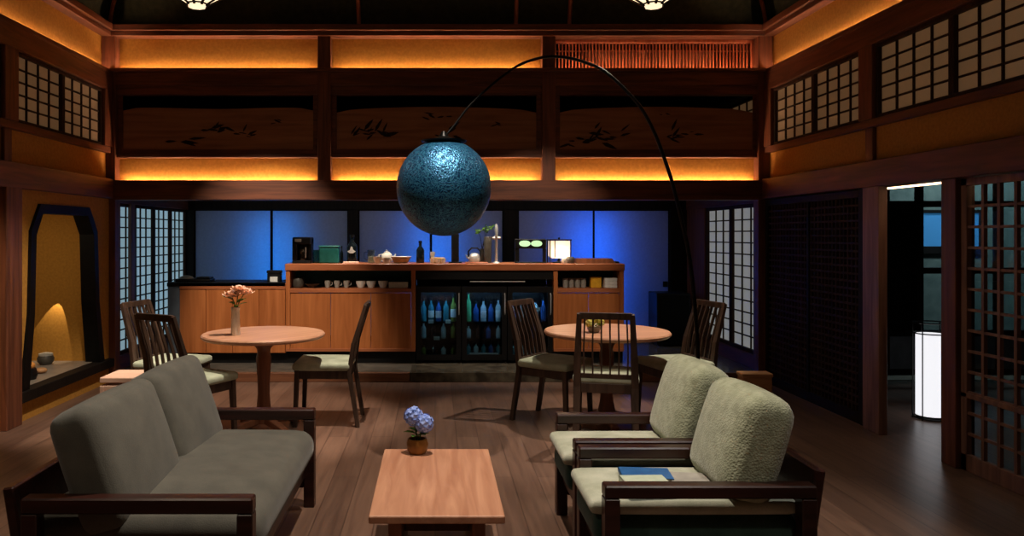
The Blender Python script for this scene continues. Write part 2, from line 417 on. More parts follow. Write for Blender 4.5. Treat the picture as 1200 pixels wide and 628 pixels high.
# attic above the recess, recess ceiling, back wall and light boxes
struct(MB().box(XL-.1, XR+.1, YB+.16, 10.3, 1.90, 1.96).build('ceiling_recess', M['void']))
struct(MB().box(XL-.1, XR+.1, 9.70, 9.80, 1.96, 3.45).box(XL-.1, XR+.1, YB+.34, 9.8, 3.40, 3.45).box(XL-.2, XL-.1, YB+.16, 9.8, 1.9, 3.45).box(XR+.1, XR+.2, YB, 9.8, 1.9, 3.45).build('wall_attic', M['void']))
struct(MB().box(XL-.1, XR+.1, 10.2, 10.3, .08, 1.96).build('wall_back', M['void']))

# blue-lit sliding paper doors at the back
BY = 9.70
bays = [(-3.04, -1.10), (-.97, .862), (1.045, 2.964)]
trim(XL-.1, XR+.1, BY-.03, BY+.06, 1.735, 1.91, M['black_wood'])
trim(XL-.1, XR+.1, BY-.03, BY+.06, .085, .13, M['black_wood'])
for x0, x1 in ((XL-.1, -3.04), (-1.10, -.97), (.862, 1.045), (2.964, XR+.1)):
    trim(x0, x1, BY-.03, BY+.06, .13, 1.735, M['black_wood'])
    struct(MB().box(x0, x1, BY+.06, 10.2, .085, 1.90).build('wall_lightbox', M['void']))
dn = 0
for x0, x1 in bays:
    xm = (x0+x1)/2
    for a, c_, dy in ((x0, xm, 0), (xm, x1, .022)):
        dn += 1
        r = struct(empty('door_%d' % dn, ((a+c_)/2, BY+dy, .13)))
        hw = (c_-a)/2
        MB().box(-hw+.012, hw-.012, .006, .010, .012, 1.595).build('paper', M['blue_paper'], r)
        f = MB()
        for s in (-1, 1): f.box(s*hw, s*(hw-.014), 0, .018, 0, 1.605)
        f.box(-hw, hw, 0, .018, 0, .014).box(-hw, hw, 0, .018, 1.592, 1.605)
        f.build('door_frame', M['black_wood'], r)
        if dn == 6:
            h = MB().box(.40, .46, -.006, .006, .63, .70, .003).build('pull', M['black_metal'], r); h['label'] = 'square black door pull'

# ---- shoji windows
_wn = [0]
def shoji(side, y0, y1, z0, z1, panels, cols, rows, pmat, wmat='lattice', thick=.03, stile=.035, xoff=0.0):
    """paper screen set in a side wall, lattice on the room side"""
    _wn[0] += 1
    x = (XL if side < 0 else XR)
    r = struct(empty('window_%d' % _wn[0], (x+side*xoff, (y0+y1)/2, z0)))
    L_ = y1-y0; H_ = z1-z0
    MB().box(side*.030, side*.036, -L_/2, L_/2, 0, H_).build('paper', M[pmat], r)
    fr = MB(); lt = MB()
    fr.box(0, side*thick, -L_/2, L_/2, 0, stile, .002); fr.box(0, side*thick, -L_/2, L_/2, H_-stile, H_, .002)
    pw = L_/panels
    for p in range(panels):
        a = -L_/2+p*pw
        fr.box(0, side*thick, a, a+stile, stile, H_-stile, .002); fr.box(0, side*thick, a+pw-stile, a+pw, stile, H_-stile, .002)
        iw = pw-2*stile
        for k in range(1, cols):
            yy = a+stile+iw*k/cols; lt.box(side*.016, side*.030, yy-.0065, yy+.0065, stile, H_-stile)
        for k in range(1, rows):
            zz = stile+(H_-2*stile)*k/rows; lt.box(side*.018, side*.0302, a+stile, a+pw-stile, zz-.0065, zz+.0065)
    fr.build('window_frame', M[wmat], r); lt.build('lattice', M[wmat], r)
    return r
shoji(-1, 7.50, 9.68, .22, 1.735, 4, 3, 14, 'paper_left', 'lattice')
trim(XL-.005, XL+.03, 7.86, 7.965, .22, 1.735, M['post'])
shoji(1, 7.55, 9.05, .22, 1.735, 2, 3, 12, 'paper_right', 'lattice', .03, .04)
# boards under and beside the recess shoji
for side, x in ((-1, XL), (1, XR)):
    trim(x-.03, x+.03, 7.5, 9.7, .085, .22, M['beam_y'])
    trim(x-.03, x+.03, 7.5, 9.7, 1.735, 1.91, M['beam_y'])
    struct(MB().box(x+side*.04, x+side*.10, 7.5, 10.2, .0, 1.95).build('wall_recess', M['void']))
struct(MB().box(XR-.02, XR+.05, 9.05, 9.68, .22, 1.735, .004).build('wall_corner', M['beam_z']))

# ---- right wall
def side_wall(side):
    x = XL if side < 0 else XR
    def tb(d0, d1, y0, y1, z0, z1, m, bev=.004): return trim(min(x+side*d0, x+side*d1), max(x+side*d0, x+side*d1), y0, y1, z0, z1, m, bev)
    tb(-.05, .12, YN, YB-.02, 1.765, 1.955, M['beam_y'])
    struct(MB().box(x+side*.03, x+side*.12, YN, YB, 1.955, 2.215).build('wall_%s_band' % ('left' if side < 0 else 'right'), M['ochre']))
    tb(-.02, .10, YN, YB, 2.205, 2.262, M['beam_y'])
    tb(-.03, .12, YN, YB, 2.80, 2.965, M['beam_y'])
    tb(-.03, .02, YN, YB, 2.965, 3.005, M['beam_y'])
    struct(MB().box(x+side*.07, x+side*.13, YN, YB+.1, 2.96, 3.34).build('wall_%s_upper' % ('left' if side < 0 else 'right'), M['ochre']))
    tb(-.03, .12, YN, YB, 3.33, 3.375, M['beam_y']); tb(-.06, .12, YN, YB, 3.375, 3.435, M['beam_y'])
    ys = [7.24, 5.74, 5.56, 3.94, 3.76, 2.14, 1.96, .34]
    for k in range(0, len(ys), 2):
        shoji(side, ys[k+1], ys[k], 2.262, 2.80, 2, 4, 5, 'paper_upper', 'lattice', .03, .028)
    for ya, yb in ((5.56, 5.74), (3.76, 3.94), (1.96, 2.14), (YN, .34), (7.24, 7.40)):
        tb(-.03, .05, ya, yb, 2.262, 2.80, M['beam_z'])
    for ya, yb in ((5.60, 5.70), (3.80, 3.90)): tb(0, .03, ya, yb, 1.955, 2.205, M['beam_z'])
    struct(MB().box(x+side*.05, x+side*.12, YN, YB+2.3, 2.2, 2.82).build('wall_%s_backing' % ('left' if side < 0 else 'right'), M['void']))
side_wall(1); side_wall(-1)
shoji(1, 7.62, 9.3, 2.262, 2.80, 2, 4, 5, 'paper_upper', 'lattice', .03, .028, -.03)
# black lattice screen door
r = struct(empty('door_7', (XR, 6.56, 0)))
MB().box(.022, .034, -.83, .83, .02, 1.75).build('door_panel', M['void'], r)
f = MB()
for s in (-1, 1): f.box(-.012, .03, s*.83, s*.785, 0, 1.755, .002)
f.box(-.012, .03, -.785, .785, 0, .08, .002); f.box(-.012, .03, -.785, .785, 1.70, 1.755, .002); f.box(-.012, .03, -.02, .02, .08, 1.7, .002)
f.build('door_frame', M['black_wood'], r)
l = MB()
for k in range(1, 27):
    y = -.785+1.57*k/27; l.box(.004, .022, y-.008, y+.008, .08, 1.70)
for k in range(1, 28):
    z = .08+1.62*k/28; l.box(.0, .022, -.785, .785, z-.008, z+.008)
l.build('lattice', M['lattice'], r)
trim(XR-.05, XR+.015, 5.44, 5.645, 0, 1.765, M['post'])
trim(XR-.02, XR+.08, 5.645, 5.735, 0, 1.765, M['black_wood'])
trim(XR-.03, XR+.09, 4.665, 4.80, 0, 1.765, M['beam_z'])
# lattice sliding door, glazed
def lattice_door(n, y0, y1, xo):
    r = struct(empty('door_%d' % n, (XR+xo, (y0+y1)/2, 0))); h = (y1-y0)/2
    f = MB()
    for s in (-1, 1): f.box(-.018, .018, s*h, s*(h-.05), 0, 1.76, .003)
    f.box(-.018, .018, -h, h, 0, .10, .003).box(-.018, .018, -h, h, 1.715, 1.76, .003).box(-.018, .018, -h, h, .44, .47, .003)
    f.build('door_frame', M['post'], r)
    l = MB()
    for k in range(1, 6): y = -h+.05+(2*h-.1)*k/6; l.box(-.012, .010, y-.011, y+.011, .10, 1.715)
    for k in range(1, 13): z = .10+1.615*k/13; l.box(-.010, .008, -h+.05, h-.05, z-.008, z+.008)
    l.build('lattice', M['post'], r)
    MB().box(.010, .014, -h+.03, h-.03, .05, 1.74).build('pane', M['pane'], r)
lattice_door(8, 3.80, 4.665, .02); lattice_door(9, 2.95, 3.82, .06)
trim(XR-.03, XR+.09, 2.80, 2.95, 0, 1.765, M['beam_z'])
struct(MB().box(XR+.02, XR+.1, YN, 2.80, 0, 1.77).build('wall_right', M['ochre']))

# ---- side passage beyond the right wall
struct(MB().box(XR+.12, 7.7, 1.9, 7.62, 2.25, 2.35).build('ceiling_passage', M['void']))
struct(MB().box(7.6, 7.7, 1.9, 7.62, 0, 2.3).box(XR+.1, 7.7, 1.9, 2.0, 0, 2.3).box(XR+.04, XR+.10, 5.74, 7.5, 0, 2.3).build('wall_passage', M['void']))
_wn[0] += 1
r = struct(empty('window_%d' % _wn[0], (5.45, 7.5, 0)))
f = MB(); 
for x in (-2.2, -1.05, -.72, .05, 1.0, 2.1): f.box(x-.03, x+.03, -.02, .04, .08, 2.2, .003)
for z in (.08, .46, 1.07, 1.72, 2.16): f.box(-2.2, 2.1, -.025, .03, z-.03, z+.03, .003)
f.build('window_frame', M['black_wood'], r)
MB().box(-2.2, 2.1, .0, .006, .45, 2.2).build('pane', M['pane'], r)
MB().box(-2.2, 2.1, .0, .02, .05, .45).build('lower_panel', M['grey_panel'], r)
MB().box(-2.2, -.72, .004, .012, .46, 1.72).build('dark_board', M['black_wood'], r)
struct(MB().box(4.0, 10.5, 9.3, 9.5, -.1, 3.2).build('wall_outside', M['outside']))
struct(MB().box(3.4, 10.5, 7.62, 9.4, -.1, -.02).build('floor_outside', M['stone']))
_wn[0] += 1
r = struct(empty('window_%d' % _wn[0], (6.15, 9.29, 1.28)))
MB().box(-.42, .42, -.006, .0, 0, .40).build('pane', M['blue_win'], r)
f = MB().box(-.46, .46, -.03, .01, -.09, 0, .003).box(-.46, .46, -.03, .01, .40, .44, .003)
for s in (-1, 1): f.box(s*.42, s*.46, -.03, .01, 0, .4, .003)
f.build('window_frame', M['black_wood'], r)
area('yard_light', (6.4, 8.2, 2.9), (6.4, 9.3, .8), 45, .8, .3, (.75, .9, 1))

# ---- left wall: alcove with a black chamfered frame
struct(MB().box(XL-.10, XL, 5.74, 7.40, 0, .17)
       .prism([(5.74, .17), (5.85, .235), (5.94, .8), (5.968, 1.435), (6.09, 1.63), (6.09, 1.77), (5.74, 1.77)], lambda u, v, d: (d, u, v), XL-.10, XL)
       .prism([(7.40, .17), (7.19, .235), (7.09, .8), (7.053, 1.435), (6.91, 1.63), (6.91, 1.77), (7.40, 1.77)], lambda u, v, d: (d, u, v), XL-.10, XL)
       .box(XL-.10, XL, 6.09, 6.91, 1.63, 1.77).build('wall_left', M['ochre']))
struct(MB().box(XL-.10, XL, YN, 5.55, 0, 1.77).build('wall_left_near', M['ochre']))
trim(XL-.08, XL+.05, 5.54, 5.75, 0, 1.77, M['beam_z'])
trim(XL-.10, XL+.055, 5.75, 7.385, .155, .235, M['black_wood'])
struct(MB().box(XL-1.25, XL-.05, 5.70, 7.22, .12, .238).build('floor_alcove', M['alcove_floor']))
struct(MB().box(XL-1.25, XL-.10, 7.20, 7.30, .2, 1.80).box(XL-1.35, XL-1.25, 5.6, 7.3, .2, 1.8).box(XL-1.25, XL-.10, 5.60, 5.70, .2, 1.8).box(XL-1.3, XL-.10, 5.6, 7.3, 1.74, 1.80).build('wall_alcove', M['ochre']))
outer = [(5.80, .235), (5.90, .8), (5.93, 1.45), (6.07, 1.665), (6.93, 1.665), (7.09, 1.45), (7.13, .8), (7.24, .235)]
inner = [(5.90, .235), (5.98, .8), (6.005, 1.42), (6.11, 1.59), (6.89, 1.59), (7.015, 1.42), (7.05, .8), (7.14, .235)]
b = MB()
for k in range(len(outer)-1):
    b.prism([outer[k], outer[k+1], inner[k+1], inner[k]], lambda u, v, d: (d, u, v), XL-.11, XL+.025)
_tn[0] += 1
struct(b.build('trim_%d' % _tn[0], M['lacquer']))

# ================================================================== LIGHT STRIPS
def led(x0, x1, y0, y1, z, label, mat='led'):
    L_ = x1-x0; W_ = y1-y0
    r = thing('light_strip', label, 'light', ((x0+x1)/2, (y0+y1)/2, z), 0, 'warm strip lights behind the beams')
    MB().box(-L_/2, L_/2, -W_/2, W_/2, 0, .006).build('channel', M['black_metal'], r)
    e = MB().box(-L_/2+.01, L_/2-.01, -W_/2+.004, W_/2-.004, .006, .014).build('diffuser', M[mat], r)
where = ('left bay, above the blue doors', 'middle bay, behind the blue globe', 'right bay, behind the arched lamp pole')
for k in range(3):
    led(PX[k]+.10, PX[k+1]-.10, YB+.062, YB+.088, 1.907, 'warm strip light glowing along the lower plaster band, ' + where[k])
led(PX[0]+.10, PX[1]-.10, YB+.062, YB+.088, 2.967, 'warm strip light glowing along the upper plaster band, left bay')
led(PX[1]+.10, PX[2]-.10, YB+.062, YB+.088, 2.967, 'warm strip light glowing along the upper plaster band, middle bay')
led(PX[2]+.10, PX[3]-.06, YB+.062, YB+.088, 2.967, 'strip light glowing below the wooden slatted vent grille', 'led_dim')
led(XR+.030, XR+.056, 3.8, 7.36, 2.967, 'warm strip light running along the top of the right wall')
led(XL-.056, XL-.030, 3.8, 7.36, 2.967, 'warm strip light running along the top of the left wall')
r = thing('linear_lamp', 'slim glowing line light under the lintel of the right doorway', 'light', (XR+.17, 5.2, 1.775))
MB().box(-.03, .03, -.75, .55, .004, .03, .002).build('housing', M['black_metal'], r)
MB().box(-.026, .026, -.73, .53, -.016, .004, .002).build('diffuser', M['led_line'], r)

# ================================================================== TRANSOM PANELS
def motif(seedspots, loc, parent):
    for (px, py, n, ln, kind) in seedspots:
        b = MB()
        x = (px-510)*7.44/900-loc[0]; z = EYE-(py-275)*7.44/900-loc[2]
        for k in range(n):
            a = random.uniform(-.5, 1.2) if kind == 'reed' else random.uniform(-.5, .5)+random.choice((0, PI))
            l2 = ln*random.uniform(.5, 1.1); wd = l2*random.uniform(.16, .30)
            cx, cz = x+random.uniform(-1, 1)*ln*.9, z+random.uniform(-.6, .6)*ln*.6
            dx, dz = math.cos(a), math.sin(a)
            P = [(0, 0), (.3, .5), (.7, .35), (1, 0), (.7, -.3), (.3, -.4)]
            b.prism([(cx+u*l2*dx-v*wd*dz, cz+u*l2*dz+v*wd*dx) for u, v in P], lambda u, v, d: (u, d, v), -.0012, .004)
        b.build('painted_plant', M['paint'], parent)
mot = [[(208, 160, 6, .16, 'flat'), (248, 152, 9, .13, 'reed'), (282, 156, 7, .10, 'reed'), (314, 142, 2, .08, 'reed'), (327, 136, 2, .08, 'reed')],
       [(418, 156, 8, .13, 'reed'), (434, 158, 9, .15, 'reed'), (503, 137, 4, .10, 'flat'), (526, 134, 2, .07, 'flat'), (580, 145, 3, .08, 'flat'), (520, 155, 6, .12, 'reed')],
       [(690, 162, 7, .15, 'reed'), (712, 156, 8, .16, 'reed'), (676, 165, 3, .12, 'flat'), (794, 158, 7, .12, 'reed'), (775, 132, 2, .06, 'flat'), (805, 159, 4, .1, 'flat')]]
labs = ('dark transom board with ink plants in the left bay above the sofa side',
        'dark transom board with ink plants behind the top of the blue globe',
        'dark transom board with ink plants crossed by the arched lamp pole')
for k in range(3):
    x0, x1 = PX[k]+.064, PX[k+1]-.064; xc = (x0+x1)/2; h = (x1-x0)/2
    r = thing('transom_panel', labs[k], 'wall panel', (xc, YB+.05, 2.20), 0, 'painted transom boards')
    n = 24; top = []
    for i in range(n+1):
        u = i/n; x = -h+2*h*u
        top.append((x, .425+.035*math.sin(PI*u) - (.03*math.exp(-((u-.0)/.06)**2)+.03*math.exp(-((u-1)/.06)**2)) + (.02*math.cos(2*PI*u) if k == 0 else 0)))
    MB().prism([(-h, 0)] + top + [(h, 0)], lambda u, v, d: (u, d, v), 0, .02).build('board', M['ranma'], r)
    f = MB()
    for s in (-1, 1): f.box(s*h, s*(h-.05), -.012, .0, 0, .575, .002)
    f.box(-h+.05, h-.05, -.012, 0, 0, .045, .002)
    f.build('edge_frame', M['beam_x'], r)
    motif(mot[k], (xc, 0, 2.20), r)

# vent grille with air conditioner behind it
r = thing('vent_grille', 'wooden slatted vent grille high in the right bay', 'vent', (2.14, YB+.15, 3.005))
f = MB()
for s in (-1, 1): f.box(s*.985, s*.955, -.03, .03, 0, .325, .003)
f.box(-.955, .955, -.03, .03, .295, .325, .003).box(-.955, .955, -.03, .03, 0, .022, .003).box(-.955, .955, .012, .022, .215, .228)
f.build('frame', M['red_z'], r)
l = MB()
for k in range(1, 58):
    x = -.955+1.91*k/58; l.box(x-.007, x+.007, -.012, .008, .02, .297)
l.build('slats', M['red_z'], r)
MB().box(-.65, .62, .06, .14, .03, .25, .02).build('air_unit', M['ac'], r)

# ================================================================== PENDANT, ARC LAMP
pz = 2.90
def pendant(x, y, label):
    r = thing('pendant_lamp', label, 'lamp', (x, y, pz), 0, 'glass pendant lamps')
    MB().lathe([(.0, .0), (.055, .0), (.062, .02), (.26, .15), (.27, .17), (.06, .27), (.0, .27)], 8).build('lamp_shade', M['pend_glass'], r)
    b = MB()
    for k in range(8):
        a = 2*PI*k/8; c_, s_ = math.cos(a), math.sin(a)
        b.path([(c_*.058, s_*.058, .008), (c_*.064, s_*.064, .02), (c_*.264, s_*.264, .152), (c_*.274, s_*.274, .17), (c_*.06, s_*.06, .275)], .009, 6)
    b.lathe([(.066, .016), (.072, .022), (.066, .03)], 8)
    b.build('ribs', M['black_metal'], r)
    MB().path([(0, 0, .27), (0, 0, 1.07)], .008, 8).build('rod', M['black_metal'], r)
    spot('pendant_fill_spot', (x, y, pz-.02), (x, y, 0), 40, 132, (1, .82, .62), 1.0, .06)  # downward spot under every pendant, added ones too, as warm fill
pendant(1.42, 5.0, 'glowing ribbed glass pendant lamp hanging above the right round table')
pendant(-1.55, 5.0, 'added unseen ribbed glass pendant lamp for fill above the left round table')  # this one and the near pair are unseen, added for warm fill
pendant(1.42, 1.6, 'added unseen ribbed glass pendant lamp for fill nearest the camera on the right')
pendant(-1.55, 1.6, 'added unseen ribbed glass pendant lamp for fill nearest the camera on the left')

base_p = (1.70, 4.95)
r = thing('arc_lamp', 'black arched floor lamp holding a big blue fibre globe', 'lamp', (base_p[0], base_p[1], 0))
pix = [(819, 420), (810, 307), (797, 250), (787, 210), (776, 178), (767, 155), (757, 135), (747, 120), (725, 97), (707, 82), (690, 74), (665, 67), (645, 66), (630, 68), (612, 74), (600, 81), (580, 96), (562, 112), (547, 127), (534, 145), (523, 158)]
pts = [(0, 0, .06)]
for px, py in pix:
    Y = 4.5+(px-520)/299*.45
    pts.append(((px-510)*Y/900-base_p[0], Y-base_p[1], EYE-(py-275)*Y/900))
# smooth the polyline
def chaikin(P, n):
    P = [Vector(p) for p in P]
    for _ in range(n):
        Q = [P[0]]
        for a, c_ in zip(P, P[1:]): Q += [a*.75+c_*.25, a*.25+c_*.75]
        Q.append(P[-1]); P = Q
    return P
pts = chaikin(pts, 2)
rr = [.014-.008*i/len(pts) for i in range(len(pts))]
MB().path(pts, rr, 10).build('pole', M['black_metal'], r, 40)
MB().lathe([(0, 0), (.17, 0), (.175, .01), (.175, .05), (.165, .06), (.03, .065), (.028, .12), (0, .12)], 32).build('base', M['black_metal'], r, 30)
gx, gy, gz, gr = .05-base_p[0], 4.5-base_p[1], EYE+55*4.5/900, .277
n = 32; prof = []
for k in range(n+1):
    a = -PI/2+PI*k/n*.955; prof.append((max(0, gr*math.cos(a)), gr*math.sin(a)*1.02))
MB().lathe(prof, 48, T((gx, gy, gz))).build('lamp_shade', M['globe'], r, 60)
MB().lathe([(0, .268), (.13, .268), (.135, .276), (.07, .285), (.03, .30), (.012, .33), (0, .33)], 32, T((gx, gy, gz))).build('cap', M['black_metal'], r, 30)

# ================================================================== BAR
BYF = 7.95; K = BYF/900
def bx(px): return (px-510)*K
def bz(py): return EYE-(py-275)*K
PT = .085
def doors(r, x0, x1, z0, z1, n, ox, oz, mat='bar'):
    for k in range(n):
        a = x0+(x1-x0)*k/n+.003; c_ = x0+(x1-x0)*(k+1)/n-.003
        MB().box(a-ox, c_-ox, -.018, .0, z0-oz, z1-oz, .002).build('door', M[mat], r)
# low counter at the left
x0, x1 = bx(211), bx(335); xc = (x0+x1)/2
r = thing('low_counter', 'low cedar bar counter with dark top behind the left round table', 'counter', (xc, BYF, PT))
h = (x1-x0)/2
MB().box(-h, h-.002, .0, .5, .11, .80, .003).build('body', M['bar'], r)
MB().box(-h-.13, h-.002, -.02, .52, .80, .84, .003).build('worktop', M['lacquer'], r)
MB().box(-h, h, .05, .45, 0, .11).build('plinth', M['black'], r)
MB().box(-h-.125, -h-.004, .0, .5, 0.0, .80, .003).build('end_panel', M['grey_panel'], r)
doors(r, x0, x1, .20, .85, 4, xc, PT)
MB().box(-h, h, -.02, .0, .772, .835, .002).build('fascia', M['bar_x'], r)
# shelf cabinets
def shelf_cab(p0, p1, nd, label, shelf_y=(338, 343)):
    x0, x1 = bx(p0), bx(p1); xc = (x0+x1)/2; h = (x1-x0)/2
    r = thing('bar_cabinet', label, 'cabinet', (xc, BYF, PT))
    zt = bz(317)-PT; zs1 = bz(shelf_y[0])-PT; zs0 = bz(shelf_y[1])-PT; zb = bz(411)-PT
    f = MB()
    for s in (-1, 1): f.box(s*h, s*(h-.045), -.01, .5, zb, zt, .003)
    f.box(-h+.045, h-.045, 0, .5, zb, zb+.03, .002)
    f.build('carcass', M['bar'], r)
    MB().box(-h+.045, h-.045, -.012, .5, zs0, zs1, .003).build('shelf', M['bar_x'], r)
    MB().box(-h+.045, h-.045, .30, .5, zs1, zt).build('back_panel', M['teal_lit_back'], r)
    MB().box(-h, h, .05, .45, 0, zb).build('plinth', M['black'], r)
    w_ = (2*h-.09)/nd
    for k in range(nd):
        MB().box(-h+.047+k*w_, -h+.043+(k+1)*w_, .0, .02, zb+.03, zs0-.003, .002).build('door', M['bar'], r)
    MB().box(-h, h, -.015, 0.0, zb-.006, zb+.022, .002).build('bottom_rail', M['bar_x'], r)
    return r
M['teal_lit_back'] = speck('teal_lit_cabinet_back', (24, 70, 76), (32, 84, 90), 12, .6, .02)  # teal light of the shelf interior, put into the panel colour
shelf_cab(335, 487, 3, 'cedar bar cabinet with crockery shelf, left of the drinks fridges')
shelf_cab(648.5, 731, 2, 'cedar bar cabinet with glassware shelf under the small table lamp')
wx0, wx1 = bx(335)-.005, bx(731)+.005
tag(MB().box(-(wx1-wx0)/2, (wx1-wx0)/2, -.025, .52, -.035, .035, .004).build('worktop', M['bar_x'], None, None, ((wx0+wx1)/2, BYF, (bz(309)+bz(317))/2+.0)),
    'long cedar worktop over the fridges and shelf cabinets', 'worktop')
WT = (bz(309)+bz(317))/2+.035
# fridges
def bottle_mesh(h, r): return MB().lathe([(0, 0), (r*.96, 0), (r, h*.02), (r, h*.56), (r*.85, h*.64), (r*.36, h*.76), (r*.32, h*.93), (r*.40, h*.935), (r*.40, h), (0, h)], 14)
def bottle(x, y, z, h, rd, mat, label, group, lab=True, cap='black', name='bottle', cat='bottle'):
    r = thing(name, label, cat, (x, y, z), 0, group)
    bottle_mesh(h, rd).build('glass_body', M[mat], r, 40)
    if lab: MB().lathe([(rd*1.015, h*.14), (rd*1.02, h*.15), (rd*1.02, h*.45), (rd*1.015, h*.46)], 14).build('paper_label', M['label'], r, 40)
    MB().lathe([(0, h*.90), (rd*.43, h*.90), (rd*.43, h*1.005), (0, h*1.005)], 12).build('cap', M[cap], r, 40)
    return r
fw = .485
fnames = ('left', 'middle', 'right')
ftop = .79
ordw = ('first', 'second', 'third', 'fourth', 'fifth', 'sixth')
cname = {'bottle_teal': 'teal', 'bottle_green': 'green', 'bottle_olive': 'olive', 'bottle_clear': 'pale clear', 'bottle_blue': 'blue', 'bottle_dark': 'dark'}
stock = [
  (['bottle_teal', 'bottle_teal', 'bottle_blue', 'bottle_teal', 'bottle_olive'], [.23, .24, .23, .24, .27], ['bottle_clear', 'bottle_dark', 'bottle_clear', 'bottle_olive'], [.2, .2, .19, .2], ['bottle_olive', 'bottle_dark', 'bottle_clear', 'bottle_olive'], [.1]*4),
  (['bottle_green', 'bottle_blue', 'bottle_clear', 'bottle_blue', 'bottle_clear'], [.31, .2, .23, .2, .24], ['bottle_clear', 'bottle_dark', 'bottle_blue', 'bottle_clear'], [.13, .14, .13, .14], ['bottle_teal', 'bottle_clear', 'bottle_teal', 'bottle_blue', 'bottle_teal'], [.13]*5),
  (['bottle_blue', 'bottle_clear', 'bottle_dark', 'bottle_clear', 'bottle_blue'], [.24, .22, .24, .22, .24], ['bottle_clear', 'bottle_dark', 'bottle_blue', 'bottle_dark'], [.16]*4, ['bottle_teal', 'bottle_clear', 'bottle_teal', 'bottle_dark'], [.12]*4)]
fxs = [.0355, .510, .9845]
flabel = ('black glass-door drinks fridge, leftmost of three, with teal bottles', 'black glass-door drinks fridge with a tall green bottle, middle of three', 'black glass-door drinks fridge behind the slatted dining chair, rightmost')
for k in range(3):
    r = thing('drinks_fridge', flabel[k], 'fridge', (fxs[k], BYF+.04, PT+.007), 0, 'drinks fridges under the bar worktop')
    h = fw/2-.01
    b = MB()
    for s in (-1, 1): b.box(s*h, s*(h-.025), 0.0, .46, .02, ftop)
    b.box(-h+.025, h-.025, 0, .46, ftop-.03, ftop).box(-h+.025, h-.025, 0, .46, .02, .06).box(-h+.025, h-.025, .44, .46, .06, ftop-.03)
    b.build('body', M['black'], r)
    d = MB().ring([(-h, .03), (h, .03), (h, ftop), (-h, ftop)], [(-h+.05, .085), (h-.05, .085), (h-.05, ftop-.06), (-h+.05, ftop-.06)], lambda u, v, d: (u, d, v), -.03, -.004).build('door', M['black'], r)
    MB().box(-h+.045, h-.045, -.02, -.014, .08, ftop-.055).build('glass', M['fpane'], d)
    MB().path([(h-.022, -.03, .5), (h-.022, -.055, .52), (h-.022, -.055, .70), (h-.022, -.03, .72)], .006, 8).build('handle', M['steel'], d, 40)
    for z in (.245, .42): MB().box(-h+.03, h-.03, .03, .42, z-.006, z).build('shelf', M['glassy'], r)
    MB().box(-h+.04, h-.04, .0, .02, ftop-.045, ftop-.032).build('lamp_strip', M['fridge_led'], r)
    for sgn in (-1, 1): MB().box(sgn*(h-.06)-.012, sgn*(h-.06)+.012, .02, .3, 0, .02).build('foot', M['black'], r)
    for lv, (zz, key) in enumerate(((.42, 0), (.245, 2), (.06, 4))):
        kinds, hs = stock[k][key], stock[k][key+1]; nb = len(kinds)
        rows = ('top', 'middle', 'bottom')
        for i in range(nb):
            x = fxs[k]-h+.075+(2*h-.15)*i/(nb-1); hh = min(hs[i], (ftop-.05-zz if lv == 0 else (.165 if lv == 1 else .175)))
            bottle(x, BYF+.04+.13, PT+.007+zz, hh, .030 if lv == 0 else .026, kinds[i],
                   '%s bottle, %s from the left on the %s shelf of the %s fridge' % (cname[kinds[i]], ordw[i], rows[lv], fnames[k]), 'bottles in the drinks fridges', lab=(lv == 0 and i in ((1, 2, 4) if k == 0 else (2, 4) if k == 1 else (1, 3))))
    # price cards clipped to the shelf fronts
    for (cx, cz, wdt) in (((-.08, .40, .055), (.10, .40, .055), (-.02, .225, .06)), ((-.0, .075, .30),), ((-.16, .53, .05), (.09, .53, .05), (-.0, .075, .2)))[k]:
        tag(MB().box(-wdt/2, wdt/2, 0, .003, 0, .038 if wdt < .1 else .016).build('shelf_card', M['label'], None, None, (fxs[k]+cx, BYF+.04+.055, PT+.007+cz)),
            'white card on the %s %s of the %s fridge' % ('right' if cx > .05 else ('left' if cx < -.05 else 'central'), 'lower front' if cz < .3 else 'upper front', fnames[k]), 'card', 'white cards in the fridges')
# fridge housing
r = thing('fridge_housing', 'dark recessed housing with steel rail around the three drinks fridges', 'cabinet', ((bx(487)+bx(648.5))/2, BYF, PT))
h = (bx(648.5)-bx(487))/2
MB().box(-h+.001, h-.001, .0, .02, .87, bz(317)-PT, .002).build('top_rail', M['black'], r)
MB().box(-h+.001, h-.001, .52, .53, 0.0, bz(317)-PT).build('back_panel', M['void'], r)
MB().box(-.15, .42, -.002, .012, .845, .855).build('steel_rail', M['steel'], r)

# ---- things on the worktop
def single(o, label, cat, group=None): return tag(o, label, cat, group)
YW = BYF+.2; KW = YW/900
def wxp(px): return (px-510)*KW
# coffee maker
r = thing('coffee_maker', 'black coffee maker at the left end of the worktop', 'coffee maker', (wxp(355), YW, WT))
MB().box(-.095, .095, -.10, .12, 0, .03, .006).box(-.095, -.045, -.10, .12, .03, .26, .006).box(.055, .095, -.02, .12, .03, .26, .006).box(-.045, .055, .05, .12, .03, .26).box(-.095, .095, -.10, .12, .20, .275, .008).build('body', M['black'], r)
MB().lathe([(0, .03), (.045, .03), (.05, .06), (.05, .12), (.035, .15), (.0, .15)], 18, T((.005, -.04, 0))).build('jug', M['glassy'], r, 40)
MB().box(.040, .052, -.105, -.095, .06, .17, .003).build('handle', M['steel'], r)
MB().box(-.07, .0, -.104, -.099, .225, .255, .001).build('control_panel', M['greyc'], r)
o = MB().lathe([(0, 0), (.034, 0), (.036, .01), (.036, .11), (.028, .13), (.03, .14), (0, .14)], 18).build('glass_jar', M['green_gl'], None, 40, (wxp(370.5), YW, WT))
tag(o, 'greenish glass jar between the coffee maker and the teal box', 'jar')
r = thing('teal_canister', 'square teal canister beside the greenish glass jar', 'canister', (wxp(386), YW+.02, WT))
